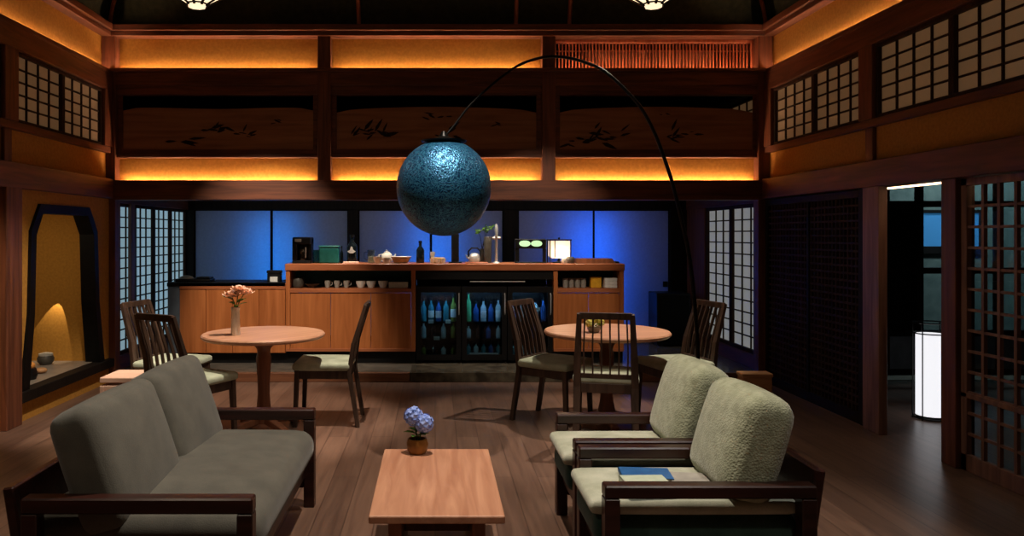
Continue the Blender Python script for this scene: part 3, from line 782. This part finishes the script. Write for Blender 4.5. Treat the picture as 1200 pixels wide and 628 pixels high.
MB().box(-.105, .105, -.07, .07, 0, .165, .01).build('body', M['tealg'], r); MB().box(-.108, .108, -.073, .073, .165, .185, .008).build('lid', M['tealg'], r)
bottle(wxp(400.5), YW, WT, .18, .016, 'bottle_dark', 'slim dark bottle just right of the teal canister', 'bottles on the worktop', False)
r = bottle(wxp(413), YW-.03, WT, .30, .055, 'bottle_dark', 'tall broad dark bottle with a white crest before the black post', 'bottles on the worktop', False, 'black')
MB().prism([(-.045, .125), (-.015, .105), (.015, .105), (.045, .125), (.02, .14), (.008, .175), (-.004, .18), (-.018, .14)], lambda u, v, d: (u, d, v), -.058, -.054).build('crest', M['label'], r)
b = MB()
for i in range(9): b.ball((-.07+i*.0175, random.uniform(-.01, .01), .012), .012, 8, (1.2, 1, .9))
b.box(-.085, .085, -.03, .03, 0, .006)
single(b.build('snack_tray', M['petal_peach'], None, 40, (wxp(413), YW-.14, WT)), 'small low tray of pale sweets before the broad dark bottle', 'tray')
def cup(name, x, y, z, h, r1, mat, label, group, cat='cup', handle=True):
    r = thing(name, label, cat, (x, y, z), 0, group)
    MB().lathe([(0, 0), (r1*.62, 0), (r1*.66, h*.06), (r1*.93, h*.6), (r1, h), (r1*.9, h), (r1*.82, h*.6), (r1*.5, h*.12), (0, h*.12)], 20).build('bowl', M[mat], r, 50)
    if handle: MB().path([(r1*.9, 0, h*.8), (r1*1.4, 0, h*.78), (r1*1.45, 0, h*.4), (r1*.8, 0, h*.3)], .004, 6).build('handle', M[mat], r, 40)
    return r
r = thing('water_pitcher', 'clear glass pitcher left of the white teapot', 'pitcher', (wxp(435), YW, WT))
MB().lathe([(0, 0), (.032, 0), (.042, .02), (.042, .12), (.046, .14), (.042, .14), (.038, .12), (.038, .02), (0, .01)], 20).build('body', M['glassy'], r, 40)
MB().path([(-.04, 0, .12), (-.075, 0, .11), (-.075, 0, .05), (-.04, 0, .03)], .005, 6).build('handle', M['glassy'], r, 40)
MB().lathe([(0, .006), (.036, .006), (.036, .07), (0, .07)], 18).build('water', M['white'], r, 40)
r = thing('teapot', 'round white teapot in the middle of the white tableware', 'teapot', (wxp(453), YW+.06, WT))
MB().lathe([(0, 0), (.035, 0), (.058, .03), (.062, .06), (.05, .095), (.025, .11), (0, .112)], 24).build('body', M['white'], r, 50)
MB().lathe([(.03, .106), (.028, .118), (.008, .122), (.012, .135), (0, .14)], 18).build('lid', M['white'], r, 50)
MB().path([(.05, 0, .04), (.08, 0, .06), (.095, 0, .095)], [.014, .011, .008], 8).build('spout', M['white'], r, 40)
MB().path([(-.05, 0, .09), (-.085, 0, .09), (-.09, 0, .05), (-.055, 0, .03)], .006, 6).build('handle', M['white'], r, 40)
cup('teacup', wxp(454), YW-.15, WT, .06, .04, 'white', 'white teacup with handle in front of the bread basket', 'white tableware on the worktop')
cup('teacup', wxp(443), YW-.08, WT, .07, .045, 'white', 'white teacup with handle in front of the glass pitcher', 'white tableware on the worktop')
r = thing('bread_basket', 'tan wicker basket lined with white cloth beside the teapot', 'basket', (wxp(470), YW-.07, WT))
MB().lathe([(0, 0), (.07, 0), (.095, .05), (.10, .055), (.09, .055), (.065, .01), (0, .01)], 24).build('basket_weave', M['wicker'], r, 40)
MB().lathe([(0, .06), (.06, .062), (.092, .055), (.115, .072), (.09, .05), (0, .03)], 9).build('cloth', M['white'], r, 50)
bottle(wxp(492.5), YW, WT, .235, .043, 'bottle_dark', 'dark wine bottle standing left of the cup basket', 'bottles on the worktop', False)
r = thing('cup_basket', 'small tan basket holding white cups below the blue globe', 'basket', (wxp(513), YW, WT))
MB().box(-.075, .075, -.05, .05, 0, .06, .008).build('basket_weave', M['wicker'], r)
for i, (x, y) in enumerate(((-.06, -.06), (.0, -.062), (.06, -.06))):
    cup('small_cup', wxp(513)+x, YW+y-.02, WT, .05 if i != 1 else .04, .025, 'white', 'small white cup before the tan basket, %s' % ('left one', 'middle one', 'right one')[i], 'small cups by the tan basket', handle=False)
cup('small_cup', wxp(507), YW, WT+.06, .06, .028, 'white', 'small white cup standing in the tan basket', 'small cups by the tan basket', handle=False)
o = MB().path([(0, 0, 0), (.0, 0, .09)], .006, 6).ball((0, 0, .09), .022, 10, (1, .4, 1.1)).build('ladle', M['black'], None, 40, (wxp(507), YW+.06, WT)); tag(o, 'dark ladle standing behind the tan cup basket', 'utensil')
r = thing('drink_tower', 'narrow dark drink tower rising behind the worktop below the globe', 'dispenser', (wxp(533.5), YW+.05, WT))
MB().box(-.04, .04, -.04, .04, 0, .31, .006).build('column', M['black'], r); MB().lathe([(0, .31), (.02, .31), (.012, .35), (0, .36)], 4, T((0, -.02, -.06))).build('tip', M['steel'], r)
MB().box(-.07, .07, -.08, .06, 0, .012, .003).build('base', M['black'], r)
r = thing('kettle', 'rounded steel kettle with black handle on a wooden tray', 'kettle', (wxp(556), YW, WT+.014))
MB().lathe([(0, 0), (.055, 0), (.062, .02), (.058, .06), (.035, .09), (0, .095)], 24).build('body', M['steel'], r, 50)
MB().path([(-.06, 0, .05), (-.065, 0, .11), (-.03, 0, .145), (.03, 0, .145), (.065, 0, .11), (.06, 0, .05)], .009, 8).build('handle', M['black'], r, 40)
MB().path([(-.05, -.01, .03), (-.08, -.02, .05), (-.09, -.02, .075)], [.012, .009, .007], 8).build('spout', M['steel'], r, 40)
tag(MB().box(-.12, .12, -.09, .09, 0, .012, .004).build('serving_tray', M['bar_x'], None, None, (wxp(558), YW, WT)), 'flat wooden tray under the steel kettle', 'tray')
tag(MB().lathe([(0, 0), (.04, 0), (.042, .27), (.036, .28), (0, .28)], 20).build('tall_canister', M['darkc'], None, 40, (wxp(572), YW+.05, WT)), 'tall dark green canister behind the silver tap', 'canister')
r = thing('beer_tap', 'slender silver tap tower standing on the worktop', 'tap', (wxp(581.5), YW-.02, WT))
MB().lathe([(0, 0), (.04, 0), (.035, .01), (.014, .02), (.013, .25), (.02, .26), (.02, .29), (.0, .295)], 18).build('column', M['steel'], r, 40)
MB().path([(-.045, 0, .265), (.045, 0, .265)], .014, 10).build('cross_pipe', M['steel'], r, 40)
MB().lathe([(0, .29), (.010, .29), (.02, .36), (.012, .41), (0, .415)], 14).build('tap_handle', M['steel'], r, 40)
# twig vase
r = thing('twig_vase', 'dark vase with leafy twigs right of the blue globe', 'vase', (wxp(566), YW+.14, WT))
MB().lathe([(0, 0), (.03, 0), (.038, .05), (.02, .12), (.024, .15), (0, .15)], 18).build('vase_body', M['darkc'], r, 40)
tw = [[(0, 0, .14), (-.02, 0, .28), (-.06, 0, .36)], [(0, 0, .14), (.03, 0, .30), (.03, 0, .40)], [(0, 0, .14), (.05, 0, .32), (.10, 0, .39)]]
b = MB(); lf = MB()
for t_ in tw:
    b.path(t_, [.004, .003, .002], 6)
    for _ in range(8):
        s = random.uniform(.4, 1); p = Vector(t_[1]).lerp(Vector(t_[2]), s)
        lf.leaf(p, (random.uniform(-1, 1), random.uniform(-1, .4), random.uniform(-.4, .8)), random.uniform(.03, .05), .018, (0, -1, .2))
b.build('twigs', M['black_wood'], r, 40); lf.build('leaves', M['leaf'], r)
# console with two green ovals
r = thing('display_stand', 'black stand with two glowing green oval displays', 'display', (wxp(621.5), YW, WT))
MB().box(-.165, .165, -.03, .03, .155, .255, .008).build('head', M['black'], r)
for s in (-1, 1):
    MB().box(s*.165-s*.0, s*.13, -.02, .02, 0, .155, .003).build('leg', M['black'], r)
    MB().lathe([(0, 0), (.048, 0), (.048, .004), (0, .004)], 22, T((s*.062, -.03, .207)) @ R(PI/2, 'X') @ Matrix.Diagonal((1.25, .68, 1, 1))).build('display', M['green_lit'], r, 40)
MB().box(-.165, .165, -.05, .05, 0, .012, .003).build('base', M['black'], r)
# small table lamp
r = thing('table_lamp', 'small table lamp with a glowing cream square shade', 'lamp', (wxp(655), YW, WT))
b = MB(); b.prism([(-.085, .055), (.085, .055), (.10, .075), (.10, .235), (-.10, .235), (-.10, .075)], lambda u, v, d: (u, d, v), -.09, .09)
b.build('lamp_shade', M['lampshade'], r)
b = MB()
for s in (-1, 1):
    b.box(s*.103, s*.113, -.10, -.09, .0, .245, .001); b.box(s*.103, s*.113, .09, .10, .0, .245, .001)
b.box(-.118, .118, -.105, .105, .24, .252, .002)
b.box(-.06, -.052, -.097, -.091, .06, .24)
b.build('frame', M['black_wood'], r)
MB().lathe([(0, 0), (.07, 0), (.07, .012), (.015, .02), (.012, .06), (0, .06)], 18).build('base', M['black'], r, 40)
MB().ball((0, 0, .262), .012, 10).build('finial', M['black'], r, 40)
tl = bpy.data.lights.new('table_lamp_bulb', 'POINT'); tl.energy = 2.0; tl.color = (1, .75, .5); tl.shadow_soft_size = .06
to = bpy.data.objects.new('table_lamp_bulb', tl); C.objects.link(to); to.location = (wxp(655), YW-.16, WT+.10)
tag(MB().lathe([(0, 0), (.035, 0), (.048, .02), (.045, .055), (.03, .07), (0, .065)], 18).build('dark_pot', M['darkc'], None, 40, (wxp(666), YW-.12, WT)), 'small dark pot before the right corner of the table lamp', 'pot')
tag(MB().lathe([(0, 0), (.03, 0), (.038, .02), (.03, .05), (0, .055)], 18).build('stone_pot', M['greyc'], None, 40, (wxp(659), YW-.13, WT)), 'small grey pot before the glowing table lamp', 'pot')
r = thing('wooden_tray', 'long shallow wooden tray at the right end of the worktop', 'tray', (wxp(696), YW, WT))
MB().prism([(-.21, 0), (.21, 0), (.17, .05), (-.21, .05)], lambda u, v, d: (u, d, v), -.1, .1).build('tray_body', M['turned'], r)
MB().box(.21, .25, -.08, .08, 0, .02, .004).build('handle', M['black'], r)
# ---- on the low counter
LT = PT+.84
r = thing('serving_dish', 'low dark serving dish on the left end of the low counter', 'dish', (bx(226)*1.02, YW, LT))
MB().box(-.17, .20, -.10, .10, 0, .03, .008).build('dish_body', M['black'], r); MB().ball((-.08, 0, .03), .08, 14, (1, .8, .42)).build('bun', M['greyc'], r, 50)
MB().box(.04, .19, -.08, .08, .03, .05, .01).build('cover', M['black'], r)
r = thing('card_reader', 'small black card reader with white slip on low counter', 'card reader', (bx(322)*1.02, YW-.05, LT))
MB().box(-.07, .07, -.04, .05, 0, .09, .006).box(-.075, .075, -.05, .05, .09, .12, .006).build('body', M['black'], r)
MB().box(-.04, .04, -.045, -.04, .0, .055, .001).build('paper_slip', M['label'], r)
# ---- crockery shelf
SZ = bz(338)+.001; YS = BYF+.12; KS = YS/900
def sx(px): return (px-510)*KS
tag(MB().lathe([(0, 0), (.045, 0), (.06, .02), (.058, .09), (.05, .105), (.045, .105), (.05, .08), (.05, .02), (0, .01)], 22).build('stoneware_pot', M['darkc'], None, 50, (sx(350), YS, SZ)), 'dark stoneware pot at the left end of the crockery shelf', 'pot')
tag(MB().lathe([(0, 0), (.03, 0), (.035, .01), (.075, .038), (.08, .042), (.07, .042), (.03, .014), (0, .012)], 22).build('shallow_bowl', M['darkc'], None, 50, (sx(366), YS, SZ)), 'shallow dark bowl next to the stoneware pot', 'bowl')
for i, px in enumerate((384, 395, 406)):
    cup('coffee_cup', sx(px), YS, SZ, .075, .034, 'greyc', 'grey coffee cup on the crockery shelf, %s of three grey ones' % ('left', 'middle', 'right')[i], 'grey cups on the crockery shelf')
for i, px in enumerate((423, 435, 449)):
    cup('rice_bowl', sx(px), YS, SZ, .07, .052, 'white', 'white bowl on the crockery shelf, %s of three round white ones' % ('left', 'middle', 'right')[i], 'white bowls on the crockery shelf', 'bowl', False)
tag(MB().ring([(-.10, -.05), (.10, -.05), (.10, .05), (-.10, .05)], [(-.085, -.038), (.085, -.038), (.085, .038), (-.085, .038)], lambda u, v, d: (u, v, d), 0, .058).box(-.09, .09, -.045, .045, 0, .01).build('square_dish', M['white'], None, None, (sx(467), YS, SZ)), 'white rectangular dish at the right end of the crockery shelf', 'dish')
# ---- glassware shelf
for i, px in enumerate((662.5, 669.5, 676.5, 683.5)):
    tag(MB().lathe([(0, 0), (.024, 0), (.028, .01), (.03, .10), (.027, .10), (.025, .015), (0, .012)], 18).build('tumbler', M['greyc'], None, 50, (sx(px), YS, SZ)), 'grey tumbler on the glassware shelf, %s from the left' % ordw[i], 'glass', 'tumblers on the glassware shelf')
r = thing('tea_tin', 'yellow tea tin between the tumblers and white boxes', 'tin', (sx(697.5), YS, SZ))
MB().box(-.055, .055, -.05, .05, 0, .09, .004).build('tin_body', M['yellow'], r); MB().box(-.056, .056, -.051, .051, .09, .115, .004).build('lid', M['yellow'], r)
for i in range(3):
    tag(MB().box(-.066, .066, -.06, .06, 0, .034, .004).build('white_box', M['label'], None, None, (sx(714.5), YS, SZ+.0345*i)), 'flat white box on the glassware shelf, %s of its stack' % ('bottom', 'middle', 'top')[i], 'box', 'stacked white boxes on the glassware shelf')
# ---- black cabinet in the far right corner
r = thing('speaker_cabinet', 'black box cabinet standing against the blue doors at right', 'cabinet', (2.85, 9.35, PT))
MB().box(-.20, .20, -.18, .20, .02, .635, .008).build('body', M['black'], r); MB().box(-.18, .18, -.192, -.18, .05, .61, .004).build('front_panel', M['lacquer'], r)
for s in (-1, 1): MB().box(s*.12, s*.17, -.15, .15, 0, .02).build('foot', M['black'], r)

# ================================================================== FURNITURE
def round_table(x, y, rad, label, rz):
    r = thing('round_table', label, 'table', (x, y, 0), rz, 'round dining tables')
    MB().lathe([(0, .662), (rad*.9, .662), (rad-.012, .668), (rad, .680), (rad, .690), (rad-.008, .700), (0, .700)], 56).build('tabletop', M['top'], r, 35)
    MB().lathe([(.0, .045), (.062, .045), (.066, .10), (.05, .17), (.043, .26), (.045, .36), (.052, .46), (.055, .52), (.046, .56), (.05, .585), (.085, .63), (.10, .655), (.10, .662), (0, .662)], 24).build('pedestal', M['turned'], r, 40)
    for k in range(4):
        a = PI/2*k; c_, s_ = math.cos(a), math.sin(a)
        MB().bar((c_*.03, s_*.03, .075), (c_*.29, s_*.29, .026), .055, .06, .035, .05, bev=.006).box(c_*.27-.025, c_*.27+.025, s_*.27-.025, s_*.27+.025, 0, .02, .003).build('foot', M['turned'], r)
round_table(-1.257, 5.63, .444, 'round light wood pedestal table holding the flower vase, left side', .78)
round_table(1.29, 5.78, .468, 'round light wood pedestal table with yellow flowers, right side', 0.0)

def make_chair():
    r = empty('dining_chair')
    W = .215
    MB().cushion(.43, .44, .055, .022, (0, 0, .012), T((.01, 0, .445))).build('seat', M['seat'], r, 60)
    f = MB().box(-.19, .20, -W+.02, -W+.045, .355, .42, .003).box(-.19, .20, W-.045, W-.02, .355, .42, .003).box(.18, .205, -W+.045, W-.045, .355, .42, .003).box(-.20, -.175, -W+.045, W-.045, .355, .42, .003)
    f.build('seat_frame', M['chair'], r)
    for s in (-1, 1):
        MB().bar((.205, s*(W-.02), 0), (.19, s*(W-.03), .42), .030, .030, .040, .036, bev=.004).build('leg', M['chair'], r)
        b = MB()
        b.bar((-.26, s*(W-.02), 0), (-.195, s*(W-.025), .40), .038, .030, .050, .032, up=(0, 1, 0), bev=.003)
        b.bar((-.195, s*(W-.025), .39), (-.225, s*(W-.03), .62), .050, .032, .046, .028, up=(0, 1, 0), bev=.003)
        b.bar((-.225, s*(W-.03), .61), (-.315, s*(W-.045), .90), .046, .028, .032, .026, up=(0, 1, 0), bev=.003)
        b.build('leg', M['chair'], r)
    MB().bar((-.312, -W+.045, .885), (-.312, W-.045, .885), .045, .026, bev=.005).build('top_rail', M['chair'], r)
    MB().bar((-.198, -W+.03, .47), (-.198, W-.03, .47), .03, .02, bev=.003).build('lower_rail', M['chair'], r)
    for k in range(6):
        y = -.145+.29*k/5
        MB().bar((-.20, y*.98, .47), (-.228, y, .64), .011, .020, up=(0, 1, 0)).bar((-.228, y, .635), (-.308, y*.93, .87), .011, .020, up=(0, 1, 0)).build('spindle', M['chair'], r)
    return r
proto = make_chair()
G = 'slat-back dining chairs'
spots = [(-.83, 5.86, 180, 'slat-back dining chair right of the left round table, seen side-on'),
         (-1.66, 5.24, 60, 'slat-back dining chair just behind the grey sofa, back to the camera'),
         (-2.02, 5.90, -12, 'slat-back dining chair by the left paper screens, farthest left'),
         (.915, 5.885, -38, 'slat-back dining chair left of the right round table, before the fridges'),
         (1.19, 5.35, 77, 'slat-back dining chair with its back to the camera before the right table'),
         (1.83, 5.86, 196, 'slat-back dining chair right of the right round table, by the lamp pole')]
for i, (x, y, a, lb) in enumerate(spots):
    o = proto if i == 0 else copy_tree(proto)
    o.location = (x, y, 0); o.rotation_euler = (0, 0, math.radians(a)); tag(o, lb, 'chair', G)

# coffee table
r = thing('coffee_table', 'low rectangular light wood coffee table in the foreground', 'table', (.006, 3.285, 0))
MB().box(-.253, .253, -.448, .448, .350, .380, .006, None, 2).build('tabletop', M['top_y'], r)
for s in (-1, 1): MB().box(s*.185, s*.135, -.36, .36, 0, .350, .004).build('leg', M['turned'], r)
MB().box(-.135, .135, -.02, .02, .16, .22, .003).build('stretcher', M['turned'], r)

# sofa (faces +X)
def arm_frame(r, y, x0, x1, name='arm', mat='frame'):
    b = MB()
    b.box(x0, x1, y-.03, y+.03, .455, .51, .006)
    b.box(x1-.055, x1, y-.03, y+.03, 0, .455, .004)
    b.box(x0, x0+.055, y-.03, y+.03, 0, .455, .004)
    b.box(x0+.055, x1-.055, y-.022, y+.022, .10, .155, .004)
    return b.build(name, M[mat], r)
r = thing('sofa', 'grey two-seat sofa with dark wooden arms on the left', 'sofa', (-1.03, 3.35, 0))
arm_frame(r, .675, -.40, .40); arm_frame(r, -.675, -.40, .40)
MB().box(.30, .355, -.645, .645, .16, .27, .004).box(-.40, -.35, -.645, .645, .16, .27, .004).box(-.35, .30, -.645, .645, .215, .25).build('base_frame', M['frame'], r)
MB().box(-.40, -.36, -.66, .66, .25, .60, .006, R(math.radians(-9), 'Y') @ T((.0, 0, .0))).build('back_frame', M['frame'], r)
MB().cushion(.86, 1.28, .17, .075, (0, .0, .03), T((-.02, 0, .335))).build('seat_cushion', M['sofa'], r, 70)
for s in (-1, 1):
    MB().cushion(.17, .65, .46, .055, (.03, 0, .008), T((-.205, s*.325, .572)) @ R(math.radians(-19), 'Y')).build('back_cushion', M['sofa'], r, 70)

# armchairs (face -X)
def make_armchair():
    r = empty('armchair')
    for s in (-1, 1): 
        b = MB()
        b.box(-.37, .40, s*.25-.032, s*.25+.032, .462, .51, .006)
        b.box(-.37, -.315, s*.25-.032, s*.25+.032, 0, .462, .004)
        b.box(.345, .40, s*.25-.032, s*.25+.032, 0, .462, .004)
        b.box(-.315, .345, s*.25-.025, s*.25+.025, .10, .16, .004)
        b.build('arm', M['frame'], r)
    MB().box(-.34, -.29, -.218, .218, .17, .26, .004).box(.34, .39, -.218, .218, .17, .26, .004).box(-.29, .34, -.218, .218, .215, .25).build('base_frame', M['frame'], r)
    MB().box(.40, .44, -.24, .24, .25, .62, .006, T((-.07, 0, 0)) @ R(math.radians(8), 'Y')).build('back_frame', M['frame'], r)
    MB().cushion(.76, .43, .13, .05, (.0, 0, .012), T((-.01, 0, .315))).build('seat_cushion', M['teal'], r, 70)
    MB().cushion(.78, .434, .055, .026, (.0, 0, .012), T((-.02, 0, .405))).build('seat_pad', M['cream'], r, 70)
    MB().cushion(.19, .46, .41, .066, (.025, .0, .012), T((.225, 0, .612)) @ R(math.radians(17), 'Y')).build('back_cushion', M['boucle'], r, 70)
    return r
a1 = make_armchair(); a1.location = (.985, 3.665, 0)
tag(a1, 'dark wood armchair with pale green back cushion, farther of the two', 'armchair', 'pair of armchairs')
a2 = copy_tree(a1); a2.location = (.985, 3.06, 0)
tag(a2, 'dark wood armchair holding books on its seat, nearest the camera', 'armchair', 'pair of armchairs')
# books on the near armchair
def book(name, sx_, sy_, h, loc, rz, mat, label, cat='book'):
    r = thing(name, label, cat, loc, rz, 'reading matter on the near armchair')
    MB().box(-sx_/2+.003, sx_/2-.004, -sy_/2+.004, sy_/2-.004, .003, h-.003).build('pages', M['page'], r)
    c = MB().box(-sx_/2, sx_/2, -sy_/2, sy_/2, 0, .003).box(-sx_/2, sx_/2, -sy_/2, sy_/2, h-.003, h).box(-sx_/2, -sx_/2+.003, -sy_/2, sy_/2, 0, h)
    c.build('cover', M[mat], r); return r
SH = .447
book('book', .17, .12, .038, (.80, 2.93, SH), math.radians(2), 'book_pale', 'thick pale green book on the near armchair seat')
book('book', .20, .14, .016, (.845, 3.09, SH), math.radians(-6), 'book_blue', 'thin blue book behind the pale green book')
book('magazine', .15, .19, .010, (1.0, 3.02, SH), math.radians(-8), 'mag', 'grey magazine right of the blue book on the armchair', 'magazine')

# ---- side pieces
r = thing('side_table', 'pale peach wooden cube table behind the sofa by the alcove', 'side table', (-2.13, 5.42, 0), .0)
MB().box(-.17, .13, -.16, .16, .405, .44, .004).build('tabletop', M['pale'], r)
MB().box(-.17, -.14, -.16, .16, 0, .385, .003).box(.10, .13, -.16, .16, 0, .385, .003).box(-.14, .10, -.16, -.13, 0.05, .385, .003).build('body', M['pale'], r)
r = thing('wooden_box', 'tan wooden box behind the armchairs by the dark lattice', 'box', (2.10, 5.05, 0), 0)
MB().box(-.095, .095, -.05, .05, .0, .49, .004).build('body', M['tan'], r); MB().box(-.10, .10, -.055, .055, .49, .515, .004).build('lid', M['tan'], r)
MB().box(-.065, .065, -.054, -.05, .10, .42, .003).build('front_panel', M['tan'], r)
# lantern in the passage
r = thing('floor_lantern', 'glowing white floor lantern in a wire cage beyond the doorway', 'lamp', (3.83, 5.93, 0))
MB().lathe([(0, .03), (.105, .03), (.105, .655), (0, .655)], 28).build('lamp_shade', M['lantern_paper'], r, 40)
b = MB()
for k in range(6):
    a = 2*PI*(k+.5)/6; b.path([(math.cos(a)*.122, math.sin(a)*.122, 0), (math.cos(a)*.122, math.sin(a)*.122, .745)], .005, 6)
for z in (.012, .66, .742):
    ring_ = [(math.cos(2*PI*k/28)*.122, math.sin(2*PI*k/28)*.122, z) for k in range(29)]; b.path(ring_, .005, 6)
b.build('cage', M['black_metal'], r, 40)
MB().lathe([(0, 0), (.10, 0), (.10, .03), (0, .03)], 28).build('base', M['black'], r, 40)
# alcove objects
AZ = .238
r = thing('incense_pot', 'small round dark pot with lid standing in the alcove', 'pot', (-3.55, 7.0, AZ))
MB().lathe([(0, 0), (.045, 0), (.07, .03), (.072, .06), (.06, .085), (0, .085)], 24).build('pot_body', M['darkc'], r, 50)
MB().lathe([(.062, .083), (.06, .10), (.03, .108), (0, .11)], 24).build('lid', M['greyc'], r, 50)
r = thing('ornament', 'orange and dark glazed ornament at the front of the alcove', 'ornament', (-3.33, 6.28, AZ))
MB().lathe([(0, 0), (.06, 0), (.075, .04), (.06, .09), (0, .09)], 22).build('vessel', M['black'], r, 50)
MB().ball((0, 0, .11), .055, 16, (1, 1, .7)).build('fruit', M['orange'], r, 50)
tag(MB().ball((0, 0, .025), .045, 16, (1.1, 1, .56)).build('stone_dish', M['tan'], None, 50, (-3.36, 6.55, AZ)), 'small tan rounded stone beside the orange ornament', 'stone')

# ================================================================== FLOWERS
def floret_head(c, rad, mat, parent, n=60, size=.012, name='flower_head'):
    b = MB(); c = Vector(c)
    b.ball(c, rad*.8, 12)
    for k in range(n):
        z = 1-2*(k+.5)/n; a = k*2.39996; rr_ = math.sqrt(1-z*z)
        d = Vector((rr_*math.cos(a), rr_*math.sin(a), z)); p = c+d*rad*random.uniform(.9, 1.02)
        u = d.orthogonal().normalized(); v = d.cross(u); ro = random.uniform(0, PI)
        for q in range(4):
            t_ = ro+PI/2*q; dd = u*math.cos(t_)+v*math.sin(t_)
            b.leaf(p, dd+d*.25, size, size*.95, d, .1)
    return b.build(name, M[mat], parent)
r = thing('hydrangea_pot', 'tan pot of blue hydrangea at the far end of the coffee table', 'plant', (-.085, 3.66, .380))
MB().lathe([(0, 0), (.038, 0), (.048, .015), (.052, .045), (.045, .07), (.038, .07), (.042, .045), (0, .04)], 24).build('pot', M['pot'], r, 50)
MB().path([(0, 0, .04), (-.005, 0, .09), (-.012, 0, .14)], .004, 6).path([(.005, 0, .04), (.012, -.01, .08), (.025, -.01, .115)], .004, 6).build('stem', M['stem'], r, 40)
floret_head((-.018, 0, .175), .043, 'petal_blue', r, 52, .016); floret_head((.032, -.012, .145), .042, 'petal_blue', r, 52, .016)
b = MB()
for a, z, l_ in ((3.3, .09, .07), (2.4, .10, .06), (4.4, .08, .07), (.2, .08, .06), (5.4, .085, .065)):
    b.leaf((0, 0, z), (math.cos(a), math.sin(a), .35), l_, .042)
b.build('leaves', M['leaf'], r)
def rose(c, rad, parent, mat='petal_peach'):
    b = MB(); c = Vector(c); b.ball(c, rad*.6, 12)
    for lay, (nn, tilt, sc) in enumerate(((5, 1.1, .8), (6, .6, 1.0), (7, .15, 1.15))):
        for k in range(nn):
            a = 2*PI*k/nn+lay; d = Vector((math.cos(a), math.sin(a), tilt))
            b.leaf(c-Vector((0, 0, rad*.4)), d, rad*1.4*sc, rad*1.1, (-math.cos(a)*.5, -math.sin(a)*.5, 1), -.15)
    return b.build('blossom', M[mat], parent)
r = thing('flower_vase', 'slim white vase of peach blossoms on the left round table', 'vase', (-1.43, 5.50, .70))
MB().lathe([(0, 0), (.03, 0), (.033, .01), (.031, .1), (.028, .17), (.032, .20), (.027, .20), (.024, .17), (0, .15)], 24).build('vase_body', M['white'], r, 50)
b = MB()
H3 = [(-.03, -.01, .295), (.025, .0, .335), (.072, -.005, .315)]
for p in H3: b.path([(0, 0, .15), (p[0]*.3, 0, .23), p], .0035, 6)
b.build('stems', M['stem'], r, 40)
for p in H3: rose(p, .045, r)
b = MB()
for a, z, l_ in ((.2, .21, .08), (.8, .23, .08), (2.6, .22, .06), (4.2, .22, .07), (5.2, .20, .08), (5.9, .24, .09), (3.4, .25, .09)):
    b.leaf((math.cos(a)*.01, math.sin(a)*.01, z), (math.cos(a), math.sin(a), .5), l_, .045)
b.build('leaves', M['leaf'], r)
r = thing('flower_bowl', 'low bowl of yellow green flowers on the right round table', 'plant', (1.17, 5.66, .70))
MB().lathe([(0, 0), (.035, 0), (.05, .03), (.046, .045), (.04, .045), (0, .035)], 22).build('bowl', M['greyc'], r, 50)
for p in ((-.04, -.02, .07), (.015, -.02, .10), (.05, 0, .075), (-.01, .03, .08)): floret_head(p, .026, 'petal_yellow', r, 24, .013)
b = MB()
for k in range(9):
    a = 2*PI*k/9; b.leaf((math.cos(a)*.03, math.sin(a)*.03, .05), (math.cos(a), math.sin(a), .4), .06, .03)
b.build('leaves', M['leaf'], r)
